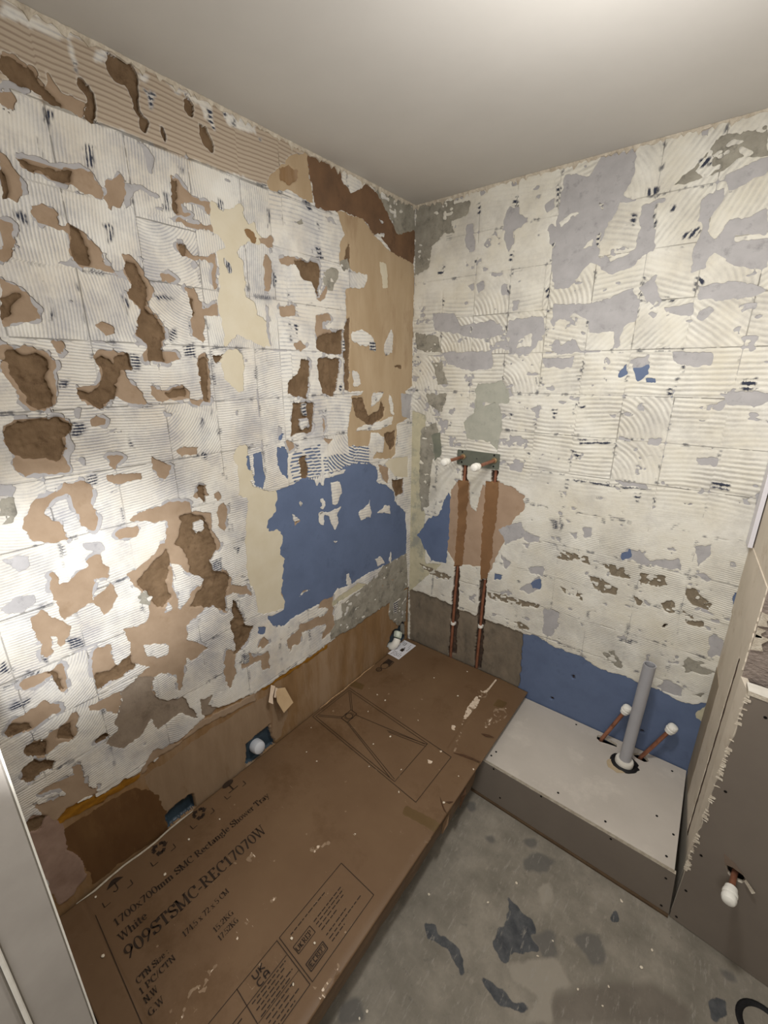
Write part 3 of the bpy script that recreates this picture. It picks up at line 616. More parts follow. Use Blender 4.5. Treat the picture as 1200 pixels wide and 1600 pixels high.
BACK_SHAPES = """
Q6,568,174,577,312,556,674,549,697,150,13,190
B665,545,733,566,795,540,907,539,1016,513,1126,518,1230,514,1309,495,1393,540,1461,65,657,47,674,292
V-14,1556,81,1531,88,1076,107,755,205,783,6,548
F-6,2414,19,2415,207,2406,266,2383,254,2341,181,2332,199,2283,152,2291,90,2253,77,2168,18,2150,0,2152
L250,2303,286,2297,299,2209,271,2202,253,2239
L432,2329,470,2327,479,2300,511,2283,489,2256,458,2251,469,2206,445,2182,422,2224,417,2279,420,2310
L567,2313,600,2326,604,2296,577,2281
L593,2243,610,2245,626,2202,613,2163,598,2196
L631,2392,714,2364,746,2419,851,2410,854,2337,833,2288,884,2260,796,2213,778,2119,833,2092,908,2110,895,2074,819,2054,760,2102,722,2066,693,2027,635,2028,611,2184,623,2273
L890,2250,931,2251,949,2113,927,2107,895,2074,836,2072,819,2054,804,2086,897,2121,897,2176
W822,2268,888,2264,895,2131,790,2107,774,2149,798,2193
W722,2147,749,2177,758,2156
W626,2247,684,2271,691,2260,634,2231
F977,2284,1039,2343,1070,2382,1177,2383,1193,2305,1120,2316,1093,2298,1003,2278
W1079,2410,1124,2405,1122,2376,1084,2386
L1097,2282,1193,2305,1201,2266,1120,2237
L1051,2235,1101,2257,1109,2215,1085,2178,1084,2145,1117,2097,1095,2039,1067,2033,1057,2115,1067,2148
L1112,2123,1135,2161,1187,2160,1219,2178,1233,2112,1151,2117,1163,2098,1235,2103,1252,2019,1175,2037,1131,2060,1110,2089
L1095,1994,1183,1993,1263,1967,1231,1945,1095,1948
L925,2003,966,2036,985,1977,973,1940,951,1961
L641,1978,778,1966,906,2005,931,1963,931,1903,894,1885,885,1812,799,1814,775,1913,727,1938,649,1911
W781,1870,867,1865,866,1801,801,1803
L1001,1937,1089,1940,1087,1902,1014,1917
L1102,1910,1133,1927,1144,1912,1124,1885,1110,1891
L100,1985,216,1976,250,1923,398,1939,458,1886,345,1867,284,1882,120,1917
L468,1934,609,1936,616,1878,573,1809,479,1812
W515,1859,565,1881,570,1833,512,1823
L647,1819,738,1850,767,1804,675,1795
L158,1821,408,1814,413,1750,324,1737,194,1765
L614,1784,746,1788,740,1748,630,1748
L941,1778,988,1788,994,1756,948,1735
L1052,1796,1166,1793,1173,1754,1124,1745,1058,1766
u343,1683,461,1698,493,1660,497,1607,380,1603,399,1549,337,1545
L1214,1933,1245,1930,1245,1913,1221,1919
L271,2083,308,2085,303,2050
L315,2079,350,2092,353,2063,325,2042
L376,2118,431,2114,426,2101,378,2104
L422,2067,455,2069,460,2023,429,2031
L475,2004,508,2001,505,1967,485,1968
L1216,1661,1255,1672,1324,1673,1331,1640,1239,1627
F15,1909,138,1889,158,1821,72,1823,17,1839
F108,1780,160,1779,198,1681,147,1681
F78,1636,200,1639,170,1550,97,1592
L835,1867,845,1909,819,1905
B898,1724,922,1768,929,1724,910,1713
B946,1746,994,1756,999,1725,963,1703
B986,1714,1021,1709,1023,1693,993,1698
B1064,1678,1074,1673,1082,1652,1068,1651
K1248,1706,1289,1716,1291,1687,1255,1672
K1017,2147,1057,2158,1067,2148,1054,2133,1021,2129
K1088,2013,1104,2016,1110,2001,1095,1994
K973,2234,990,2230,989,2213,976,2216
K295,2367,312,2369,314,2330,302,2333
K460,2365,472,2363,470,2322,450,2336
K607,2364,624,2360,623,2322,611,2329
K452,2181,469,2179,468,2141,455,2142
K301,2174,313,2173,308,2144
K605,2185,622,2187,619,2162
K449,2064,465,2062,466,2028,456,2029
K148,2046,164,2038,161,2006
K604,2036,622,2034,624,1996,609,2003
K769,2075,778,2074,780,2033
K764,2185,777,2187,779,2148,771,2149
K866,2228,886,2219,881,2193,872,2190
K931,2220,940,2218,945,2177,937,2174
K769,1914,778,1913,778,1875
K925,1944,935,1938,936,1903
K615,1890,625,1889,626,1855
K456,1911,467,1910,468,1874
K928,2041,938,2040,938,2011
K602,1712,615,1712,612,1681
K760,1724,778,1724,773,1689
K119,2156,156,2152,152,2127,128,2137
K1024,2339,1063,2337,1059,2318,1032,2317
K897,2292,933,2289,932,2268,906,2264
K760,2285,776,2277,774,2259,763,2266
K1005,2265,1091,2271,1085,2265
K1087,1755,1096,1755,1098,1720
K297,1920,309,1919,308,1881
K1006,1961,1042,1958,1035,1946
F55,1467,146,1504,178,1384,126,1315,116,1081,78,1039,55,1122
G121,1441,166,1460,179,1353,144,1317
u291,1514,366,1588,454,1606,475,1539,464,1399,423,1438,312,1442
B51,907,118,1012,175,1041,224,1167,253,1140,244,953,234,791,146,784,94,844
t241,1186,282,1241,324,1247,424,1232,468,1268,545,1251,606,1217,612,1160,560,1089,551,1025,512,935,473,807,421,826,280,804,239,864
W333,1248,407,1244,384,1100,349,1125
d277,1240,328,1248,334,1154,326,799,281,786,284,1047
d419,1254,481,1263,485,1150,475,892,463,770,426,758,418,977
Z284,787,312,795,316,557,313,270,270,250,271,541
Z426,758,464,767,462,500,466,250,423,229,426,504
Z291,1312,323,1316,324,1244,296,1243
Z441,1312,476,1317,476,1259,445,1258
L502,1045,604,1098,625,1027,540,974
L622,1057,695,1043,684,1018,627,1012
L521,921,579,888,551,847
L614,993,656,1011,645,977
L654,893,724,914,729,868,671,867
L621,769,715,864,722,802,667,760
B669,818,724,851,722,802,687,791
B497,815,538,818,532,791,500,781
K726,1139,759,1138,763,1103,745,1092
K761,1174,781,1122,771,1091
L810,1093,841,1100,839,1071
L857,1124,892,1139,898,1092,868,1085
L755,1058,781,1064,778,1034
H761,1008,897,1007,915,969,864,976,773,966
H948,992,1051,1001,1059,955,1004,938,975,972
H909,923,957,930,1021,900,1020,871,941,867
H1086,991,1169,1002,1185,967,1095,938
H1078,904,1128,865,1098,847
H1167,893,1215,916,1225,858,1193,861
H1239,978,1263,979,1323,935,1315,905,1265,914,1244,947
H1239,891,1274,863,1318,860,1317,840,1258,843
H874,852,902,831,900,799,871,820
H801,844,829,837,826,805
L1006,1037,1029,1076,1072,1081,1109,1051,1196,1082,1214,1035,1153,1037,1090,1033
B1011,1045,1039,1079,1050,1048,1019,1026
L1238,1143,1285,1161,1277,1110,1257,1067
L1247,1039,1279,1048,1305,1031,1294,1015
L1329,878,1356,888,1355,868,1337,861
L1338,807,1357,829,1384,786,1383,745,1352,731
F1281,684,1344,698,1386,676,1295,632
H465,700,563,716,730,724,718,703,598,677,484,672
H598,589,653,602,701,577,641,562
H66,743,168,735,265,727,248,694,129,704
L746,713,809,720,817,657,790,579,754,581
F1010,600,1050,625,1090,557,1080,544,1033,570
L944,1339,1051,1343,1055,1319,981,1314
K794,1324,936,1323,1065,1321,1066,1314,937,1313,795,1314
L1177,1453,1238,1460,1244,1428,1190,1432
L1025,1505,1073,1509,1068,1481,1033,1483
L510,1473,595,1467,583,1446,526,1447
L1221,1636,1256,1667,1325,1669,1325,1630,1238,1632
L1287,1609,1313,1615,1313,1596,1294,1594
L892,1582,923,1590,916,1569
L514,1348,591,1364,582,1321,531,1321
K781,1607,805,1608,801,1590
K1059,1678,1073,1678,1077,1652,1067,1657
K1251,1691,1293,1697,1286,1673,1254,1677
K680,1590,703,1591,703,1553,691,1553
K785,1484,923,1484,914,1471,812,1468
K767,1438,816,1430,796,1402
K593,1420,610,1421,611,1380
K748,1262,763,1265,765,1231
K1010,1300,1041,1305,1042,1268,1026,1271
K1077,1299,1089,1295,1088,1270
B1368,1306,1396,1306,1395,1295
L1358,1358,1386,1374,1401,1301,1375,1313
K501,1568,515,1575,511,1535
K756,1618,774,1570,769,1570
K1058,691,1111,690,1107,681,1060,676
K943,1197,1006,1190,1002,1177
K1235,1383,1295,1381,1292,1353,1248,1357
K1164,1206,1177,1215,1158,1186
B1371,1002,1383,1012,1394,922,1386,919
F1005,589,1038,620,1079,591,1093,555,1068,559,1024,576
L1342,777,1345,828,1379,811,1388,769,1364,727,1354,745
F1281,655,1297,701,1371,688,1376,662,1321,640
L1214,521,1249,574,1300,565,1302,515
F1324,547,1367,570,1365,549
V1358,475,1379,527,1397,446,1363,447
Z904,425,914,430,916,416,905,410
Z827,265,838,271,839,258,828,252
Z1193,813,1204,817,1207,794,1197,790
Z1197,294,1206,299,1208,286,1199,281
H1244,884,1314,856,1299,832,1266,837
K1056,695,1103,694,1163,695,1104,690
K1202,682,1238,684,1210,676
"""
FLOOR_SHAPES = """
m949,603,985,540,1051,523,1030,589,967,630
m792,600,831,579,847,613,811,622
m1163,728,1228,664,1264,722,1231,770
b1158,904,1258,794,1384,695,1478,683,1481,727,1177,965
k962,742,1003,760,1051,764,1098,828,1051,865,1020,883,1021,929,973,907,957,857,980,819
k768,992,790,968,821,983,894,975,917,993,934,1036,889,1015,866,998,792,1018
k977,997,1015,984,1064,988,1114,969,1102,998,1041,1016,991,1013
k1512,637,1555,592,1565,645,1523,683
k1248,582,1270,558,1276,587,1257,609
m1535,532,1572,514,1582,540,1555,556
m682,1297,716,1250,772,1282,704,1335
m911,544,965,484,968,536
m678,527,706,494,725,533,704,560
m1052,802,1107,746,1148,800,1114,839
l1024,921,1130,815,1195,843,1143,926,1060,949
l1025,655,1064,610,1083,669,1047,698
l1108,1013,1125,939,1158,904,1176,960
"""
BOX_CRUMBS = [(0.111, -1.298), (0.093, -1.401), (0.645, -1.424), (0.517, -1.045), (0.136, -1.502), (0.201, -1.7), (0.034, -1.658), (0.569, -1.364), (0.626, -1.332), (0.16, -0.485), (0.214, -0.492), (0.195, -0.596), (0.313, -0.214), (0.471, -0.255), (0.406, -0.498), (0.06, -0.822), (0.205, -0.926), (0.14, -0.921), (0.543, -0.831), (0.696, -0.765), (0.494, -0.749), (0.685, -0.635), (0.423, -0.066), (0.363, -0.647), (0.331, -0.722), (0.386, -0.816)]
FLOOR_CRUMBS = [(1.212, -0.847), (1.282, -0.785), (0.735, -0.912), (1.37, -0.608), (1.267, -0.52), (1.092, -0.844), (1.278, -0.84), (1.117, -0.776), (0.962, -0.69), (0.745, -1.29), (0.752, -1.266), (0.907, -0.807), (1.351, -0.676)]
# ------------------------------------------------------------------ the two stripped walls
WALL_CLASSES = {'T': (0.0, M_TAN), 'D': (-6.0, M_GOUGE), 'C': (0.6, M_CREAM), 'B': (0.6, M_BLUE), 'L': (0.5, M_LILAC), 'F': (1.2, M_FILL),
    'S': (0.2, M_SAND), 'N': (0.3, M_UMBER), 'O': (-3.0, M_SKIRT), 'Y': (-1.5, M_OCHRE), 'R': (-1.0, M_PATCH), 'V': (0.6, M_BEIGE),
    'H': (-1.5, M_KHAKI), 'Q': (-6.0, M_BLOCK), 'Z': (-20.0, M_CHASE), 'G': (0.6, M_MOSS), 'd': (-0.8, M_FILLB), 'o': (-3.0, M_DKBOARD), 'e': (-3.0, M_SKIRTB), 'r': (-1.0, M_GREYB), 'u': (0.5, M_GREYG), 't': (0.2, M_PINK), 'I': (-26.0, M_HOLE)}
CK = list(WALL_CLASSES)

def relief_wall(name, side, shapes, u1, v0, v1, h, grid_u, grid_v, phase_of, amp_of, adh, thick, chip_of):
    """side: function (u, v, proud) -> x, y, z arrays. Base wall with every layer at its own depth, and one bed of adhesive per lost tile."""
    nu = int(round(u1/h)); nv = int(round((v1-v0)/h))
    ue = np.linspace(0, u1, nu+1); ve = np.linspace(v0, v1, nv+1)
    U, V = np.meshgrid(ue, ve, indexing='ij')
    cu = (U[:-1, :-1]+U[1:, 1:])/2; cv = (V[:-1, :-1]+V[1:, 1:])/2
    cls = raster(cu, cv, shapes, 'W', 0.0085, 0.024)
    ph_c, pitch_c = phase_of(cu, cv)
    A = lambda s: np.isin(cls, [ord(c) for c in s])
    dirt = A('K').astype(float)
    mauve = A('M').astype(float)
    # joints between the lost tiles: crumbled away here and there, dirty almost everywhere
    du = np.abs((cu-grid_u+0.0775) % 0.155-0.0775); dv = np.abs((cv-grid_v+0.0775) % 0.155-0.0775)
    jn = fbm(cu/0.05, cv/0.05, 21); fine = fbm(cu/0.012, cv/0.012, 31)
    joint = ((du < h*0.55) | (dv < h*0.55)) & (jn > 0.60) & A('WMK')
    near = ((du < 0.007) | (dv < 0.007)) & (fbm(cu/0.03, cv/0.03, 41) > 0.66) & A('WK')
    dirt = np.maximum(dirt, near*0.8)
    chips = A('W') & (fbm(cu/0.045, cv/0.03, 51) > chip_of(cu, cv)) & (fine > 0.42)
    x = A('X')
    cls[x & (np.sin(ph_c) < -0.1)] = ord('B')
    cls[joint] = ord('L'); cls[chips] = ord('L')
    # torn edges of the brown patches leave a rim of grey skim here and there
    cls[A('F') & (fbm(cu/0.03, cv/0.018, 47) > np.where(cu > 0.85, 0.60, 0.74))] = ord('W')
    cls[A('H') & (fbm(cu/0.016, cv/0.011, 49) > 0.60)] = ord('W')
    tn = A('TD')
    def grow(m):
        p = np.pad(m, 1); return p[1:-1, 1:-1] | p[:-2, 1:-1] | p[2:, 1:-1] | p[1:-1, :-2] | p[1:-1, 2:]
    rn1 = fbm(cu/0.035, cv/0.035, 57); r1_ = grow(tn); r3_ = grow(grow(r1_))
    cls[A('W') & ((r1_ & (rn1 > 0.50)) | (r3_ & (rn1 > 0.62)))] = ord('L')
    ad = A('WMKX')
    # heights
    base = np.zeros(cls.shape); mi = np.zeros(cls.shape, int)
    for k, (c, (hh, m)) in enumerate(WALL_CLASSES.items()):
        s = cls == ord(c); base[s] = hh; mi[s] = k
    gouge = A('D'); base -= gouge*3.5*np.abs(fbm(cu/0.025, cv/0.04, 61)-0.5)*4
    base -= gouge*2.5*(np.abs(fbm(cu/0.035, cv/0.025, 63)-0.5) < 0.018)
    base += A('F')*1.6*(fbm(cu/0.01, cv/0.01, 71)-0.5) + A('Q')*3*(fbm(cu/0.02, cv/0.03, 73)-0.5) + A('OYRoe')*1.0*(fbm(cu/0.02, cv/0.05, 75)-0.5)
    base[joint] = 0.3
    hb = corner_mean(base)/1000
    masks = [ad] + [cls == ord(c) for c in WALL_CLASSES if (cls == ord(c)).any()]
    U2, V2 = snap(U, V, masks, h)
    ph, pitch = phase_of(U, V); amp = amp_of(U, V)
    top = thick + 0.9*(fbm(U/0.03, V/0.03, 81)-0.4) + np.where(pitch > 0.009, 0.75, 0.15)*amp*np.sin(ph)
    top = np.maximum(top, 1.4)/1000
    inner = corner_mean(ad); top = np.where(inner < 1, np.minimum(top, 0.0026), top)
    Dm = corner_mean(dirt); Mm = corner_mean(mauve)
    vid = np.arange(U.size).reshape(U.shape)
    quad = np.stack([vid[:-1, :-1], vid[1:, :-1], vid[1:, 1:], vid[:-1, 1:]], -1)
    # base wall: kept where it shows, plus a margin under the adhesive
    show = ~ad
    for _ in range(2):
        p = np.pad(show, 1); show = p[1:-1, 1:-1] | p[:-2, 1:-1] | p[2:, 1:-1] | p[1:-1, :-2] | p[1:-1, 2:]
    q = quad[show]; used = np.unique(q); re = np.full(U.size, -1); re[used] = np.arange(len(used))
    vb = side(U2.ravel()[used], V2.ravel()[used], hb.ravel()[used])
    # the wall body behind it
    z1 = v1; slab = []
    for p in (-0.034, -0.14):
        slab.append(side(np.array([-0.0, u1, u1, -0.0]), np.array([0.0, 0.0, z1, z1]), np.full(4, p)))
    n0 = len(vb); allv = np.vstack([vb]+slab)
    sl = np.array([[0, 1, 2, 3], [7, 6, 5, 4], [0, 4, 5, 1], [1, 5, 6, 2], [2, 6, 7, 3], [3, 7, 4, 0]])+n0
    me = quads_mesh(name, allv, np.vstack([re[q], sl]), np.concatenate([mi[show], np.full(6, CK.index('I'))]), [WALL_CLASSES[c][1] for c in CK])
    wall = tag(raw(name, me), kind='structure')
    # adhesive beds
    ti = np.floor((cu-grid_u)/0.155).astype(int); tj = np.floor((cv-grid_v)/0.155).astype(int)
    key = np.where(ad, (ti+50)*1000+(tj+50), -1)
    pad = np.pad(ad, 1)
    flat_top = top.ravel(); fu, fv = U2.ravel(), V2.ravel(); fb = hb.ravel()
    order = np.argsort(key.ravel(), kind='stable'); ks = key.ravel()[order]
    qf = quad.reshape(-1, 4); nvv = cls.shape[1]
    bounds = np.nonzero(np.diff(ks))[0]+1
    for seg in np.split(order, bounds):
        if key.ravel()[seg[0]] < 0 or len(seg) < 40: continue
        ci, cj = seg // nvv, seg % nvv
        q = qf[seg]; used = np.unique(q); re2 = np.searchsorted(used, q)
        vt = side(fu[used], fv[used], flat_top[used])
        sides = []
        for (di, dj, a, b) in ((0, -1, 0, 1), (1, 0, 1, 2), (0, 1, 2, 3), (-1, 0, 3, 0)):
            open_ = ~pad[ci+1+di, cj+1+dj]
            sides.append(np.stack([q[open_, a], q[open_, b]], -1))
        sd = np.vstack(sides)
        attrs = [x_.ravel()[used] for x_ in (ph, Dm, Mm, amp)]
        if len(sd):
            su = np.unique(sd); r3 = np.searchsorted(su, sd); n1 = len(used); n2 = len(su)
            tv = side(fu[su], fv[su], flat_top[su]); bv = side(fu[su], fv[su], fb[su]-0.0006)
            vt = np.vstack([vt, tv, bv])
            re2 = np.vstack([re2, np.stack([r3[:, 1]+n1, r3[:, 0]+n1, r3[:, 0]+n1+n2, r3[:, 1]+n1+n2], -1)])
            for k, a in enumerate((ph, Dm, Mm, amp)):
                e = a.ravel()[su]; attrs[k] = np.concatenate([attrs[k], e, e])
        me = quads_mesh('adhesive_patch', vt, re2, np.zeros(len(re2), int), [adh], {'phase': attrs[0], 'dirt': attrs[1], 'mauve': attrs[2], 'amp': attrs[3]})
        raw('adhesive_patch', me, wall)
    return wall

def tile_hash(a, b, s):
    v = np.sin(a*127.1+b*311.7+s*74.7)*43758.5453
    return v-np.floor(v)
def phase_left(u, v):
    ti = np.floor((u+0.025)/0.155); tj = np.floor((v-1.65)/0.155)
    r1 = tile_hash(ti, tj, 1); r2 = tile_hash(ti, tj, 2); r3 = tile_hash(ti, tj, 3)
    coarse = u < 0.80
    pitch = np.where(coarse, 0.0125, 0.0072)
    ang = (r1-0.5)*0.2+0.5*(fbm(u/0.5, v/0.35, 95)-0.5)
    row = tj
    fine_up = (~coarse) & (row >= 1) & (row <= 3)
    ang = np.where(fine_up, PI/2-0.05+(r1-0.5)*0.3+0.5*(fbm(u/0.4, v/0.3, 97)-0.5), ang)
    ang = np.where(v > 2.265, (r1-0.5)*0.12, ang)
    pitch = np.where(v > 2.265, 0.011, pitch)
    cu_ = (ti+0.5)*0.155-0.025; cv_ = (tj+0.5)*0.155+1.65
    du, dv = u-cu_, v-cv_
    lin_ = -du*np.sin(ang)+dv*np.cos(ang)
    rx, ry = du-0.14*(r3-0.5)*2, dv-0.12
    arc = np.sqrt(rx*rx+ry*ry)
    s = np.where((r2 > 0.86) & (v < 2.1), arc, lin_)
    s = s + 0.004*(fbm(u/0.08, v/0.08, 5)-0.5)+0.0016*(fbm(u/0.02, v/0.02, 6)-0.5)
    return 2*PI*s/pitch, pitch
def phase_back(u, v):
    ti = np.floor((u-0.62)/0.155); tj = np.floor((v-1.65)/0.155)
    r1 = tile_hash(ti, tj, 4); r2 = tile_hash(ti, tj, 5); r3 = tile_hash(ti, tj, 6)
    low = v < 1.25
    pitch = np.where(low, 0.0075, 0.0165)
    ang = (r1-0.5)*0.12+0.4*(fbm(u/0.5, v/0.3, 99)-0.5)
    ang = np.where((~low) & (u > 0.6) & (tj >= 1), (r1-0.35)*1.9, ang)
    cu_ = (ti+0.5)*0.155+0.62; cv_ = (tj+0.5)*0.155+1.65
    du, dv = u-cu_, v-cv_
    lin_ = -du*np.sin(ang)+dv*np.cos(ang)
    rx, ry = du+0.13, dv+0.09
    arc = np.sqrt(rx*rx+ry*ry)
    s = np.where((r2 > 0.84) & ~low, arc, lin_)
    s = s + 0.007*(fbm(u/0.08, v/0.08, 7)-0.5)+0.002*(fbm(u/0.02, v/0.02, 8)-0.5)
    return 2*PI*s/pitch, pitch

def sstep(x, a, b): t = np.clip((x-a)/(b-a), 0, 1); return t*t*(3-2*t)
def amp_left(u, v):
    a = 0.35+0.65*sstep(fbm(u/0.16, v/0.16, 91), 0.36, 0.56)
    flat = np.exp(-(((u-0.72)/0.10)**4+((v-2.12)/0.10)**4))            # one tile's bed left smooth
    low = sstep(v, 0.55, 0.85)
    return a*(1-0.9*flat)*(0.55+0.45*low)
def amp_back(u, v):
    a = 0.30+0.70*sstep(fbm(u/0.14, v/0.10, 93), 0.38, 0.58)
    smooth = np.maximum(sstep(v, 1.98, 2.06)*(1-sstep(u, 0.58, 0.66)), np.exp(-(((v-1.22)/0.11)**4)))
    return a*(1-0.85*smooth)*(0.6+0.4*sstep(v, 1.0, 1.4))
CELL = 0.0034
left_shapes = parse(LEFT_SHAPES) + [('I', np.array(p)) for p in (
    [(1.322, 0.24), (1.322, 0.312), (1.423, 0.309), (1.423, 0.24)],
    [(0.965, 0.24), (0.985, 0.352), (1.03, 0.35), (1.098, 0.346), (1.108, 0.24)],
    [(0.02, 0.24), (0.025, 0.365), (0.06, 0.38), (0.10, 0.355), (0.115, 0.33), (0.175, 0.31), (0.18, 0.24)])]
wall_left = relief_wall('wall_left', lambda u, v, p: np.stack([p, -u, v], -1), left_shapes, 1.80, 0.16, H, CELL, -0.025, 1.65, phase_left, amp_left, M_ADH_L, 3.4, lambda u, v: 0.80)
back_shapes = parse(BACK_SHAPES)
wall_back = relief_wall('wall_back', lambda u, v, p: np.stack([u, -p, v], -1), back_shapes, 1.40, 0.16, H, CELL, 0.0, 1.65, phase_back, amp_back, M_ADH_B, 3.8, lambda u, v: 0.735-0.10*(1-sstep(u, 0.45, 0.75))*sstep(v, 1.25, 1.4)*(1-sstep(v, 1.95, 2.1)))

# ------------------------------------------------------------------ plain structure
M_CEIL = mat('ceiling_paint', (198, 195, 190), (192, 189, 184), 3, bmp=0.15, bscale=160, rough=0.8, dist=0.0004)
M_WALLP = mat('plain_wall_plaster', (196, 188, 176), (184, 176, 164), 5, bmp=0.2)
M_JAMB = mat('grey_door_lining', (166, 160, 153), (154, 148, 141), 9, bmp=0.1, rough=0.5, c3=(138, 132, 126), s3=14, t3=(0.62, 0.72))
M_BEAD = mat('white_bead', (226, 222, 212), (210, 206, 196), 30, bmp=0.3)
M_PIER = mat('bare_skim_plaster', (216, 206, 190), (204, 194, 178), 8, bmp=0.3, c3=(192, 178, 158), s3=12)
M_ROUGH = mat('rough_render', (160, 147, 138), (124, 112, 104), 40, (1, 1, 1.6), bmp=1.0, bscale=90, dist=0.006)
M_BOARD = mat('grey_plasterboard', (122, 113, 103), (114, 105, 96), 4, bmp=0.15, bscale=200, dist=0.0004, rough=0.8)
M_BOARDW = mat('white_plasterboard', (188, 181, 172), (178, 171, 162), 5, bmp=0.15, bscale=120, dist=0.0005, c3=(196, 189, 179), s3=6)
M_CORE = mat('torn_gypsum', (214, 206, 190), (176, 164, 146), 60, bmp=0.9, dist=0.003)
M_CONC = mat('concrete_floor', (130, 124, 113), (114, 109, 99), 7, bmp=0.5, bscale=60, dist=0.0015, c3=(152, 145, 132), s3=4.5, t3=(0.48, 0.72))

bm = bmesh.new(); box(bm, -0.14, 2.6, -3.2, 0.14, H, H+0.12)
tag(bm_obj('ceiling', bm, M_CEIL), kind='structure')
# ragged plaster lip where the wall finish meets the ceiling
def lip(name, n, side):
    bm = bmesh.new(); rn = random.Random(5); prev = None
    for i in range(n+1):
        u = i/n
        d = rn.uniform(0.004, 0.013) if rn.random() < 0.8 else rn.uniform(0.012, 0.024)
        cur = [bm.verts.new(side(u, H-0.0005, 0.0)), bm.verts.new(side(u, H-0.0005, 0.006+rn.uniform(0, 0.003))), bm.verts.new(side(u, H-d, 0.0048+rn.uniform(0, 0.0015))), bm.verts.new(side(u, H-d-0.001, 0.0))]
        if prev:
            for a in range(3): bm.faces.new((prev[a], cur[a], cur[a+1], prev[a+1]))
        prev = cur
    return tag(bm_obj(name, bm, M_CORE), kind='structure')
lip('trim_1', 220, lambda u, z, p: (p, -u*1.78, z))
lip('trim_2', 180, lambda u, z, p: (u*1.385, -p, z))

# floor: screed with dark smears of old glue, in low relief
def relief_plane(name, shapes, u0, u1, v0, v1, h, classes, default, place, warp, wscale, parent=None, extra=None, edge=None):
    nu = int(round((u1-u0)/h)); nv = int(round((v1-v0)/h))
    U, V = np.meshgrid(np.linspace(u0, u1, nu+1), np.linspace(v0, v1, nv+1), indexing='ij')
    cu = (U[:-1, :-1]+U[1:, 1:])/2; cv = (V[:-1, :-1]+V[1:, 1:])/2
    cls = raster(cu, cv, shapes, default, warp, wscale)
    if extra is not None: cls = extra(cls, cu, cv)
    base = np.zeros(cls.shape); mi = np.zeros(cls.shape, int)
    for k, (c, (hh, m)) in enumerate(classes.items()):
        s = cls == ord(c); base[s] = hh/1000; mi[s] = k
    U2, V2 = snap(U, V, [cls == ord(c) for c in classes if c != default and (cls == ord(c)).any()], h)
    hv = corner_mean(base) + (edge(U, V) if edge else 0)
    vid = np.arange(U.size).reshape(U.shape)
    q = np.stack([vid[:-1, :-1], vid[1:, :-1], vid[1:, 1:], vid[:-1, 1:]], -1).reshape(-1, 4)
    me = quads_mesh(name, place(U2.ravel(), V2.ravel(), hv.ravel()), q, mi.ravel(), [m for _, m in classes.values()])
    return raw(name, me, parent)
def floor_material():
    m, nt, bs = nodes_of('concrete_floor_stained')
    def at_(n):
        a = N(nt, 'ShaderNodeAttribute'); a.attribute_name = n; return a.outputs['Fac']
    base = ramp(nt, noise(nt, 7, 6, rough=0.65), [(0.3, (110, 105, 95)), (0.5, (128, 122, 111)), (0.72, (148, 141, 129))])
    fine = noise(nt, 55, 5, (1, 0.35, 1), 0.7)
    base = mixc(nt, ramp(nt, fine, [(0.56, (0, 0, 0, 1)), (0.74, (0.7, 0.7, 0.7, 1))]), base, (156, 149, 137))
    base = mixc(nt, ramp(nt, noise(nt, 26, 5, rough=0.75), [(0.60, (0, 0, 0, 1)), (0.72, (0.6, 0.6, 0.6, 1))]), base, (96, 93, 88))
    def lay(col, name, colr, amount, width, nz):
        s = math_(nt, 'ADD', at_(name), math_(nt, 'MULTIPLY_ADD', nz, 0.9, -0.45))
        f = ramp(nt, s, [(0.5-width, (0, 0, 0, 1)), (0.5+width, (amount, amount, amount, 1))])
        return mixc(nt, f, col, colr)
    c = lay(base, 'brown', (96, 88, 80), 0.6, 0.35, noise(nt, 14, 5))
    c = lay(c, 'haze', (92, 90, 87), 0.75, 0.25, noise(nt, 20, 5))
    c = lay(c, 'pale', (150, 143, 131), 0.8, 0.25, fine)
    c = lay(c, 'dark', ramp(nt, noise(nt, 30, 5), [(0.35, (58, 61, 66)), (0.65, (84, 86, 88))]), 0.95, 0.10, noise(nt, 34, 5))
    scr = ramp(nt, noise(nt, 60, 5, (1, 0.22, 1), 0.75), [(0.58, (0, 0, 0, 1)), (0.68, (1, 1, 1, 1))])
    c = mixc(nt, math_(nt, 'MULTIPLY', scr, 0.7), c, (150, 145, 136))
    nt.links.new(c, bs.inputs['Base Color']); bs.inputs['Roughness'].default_value = 0.85; bs.inputs['Specular IOR Level'].default_value = 0.25
    bump(nt, bs, noise(nt, 60, 5, rough=0.7), 0.5, 0.0015)
    return m
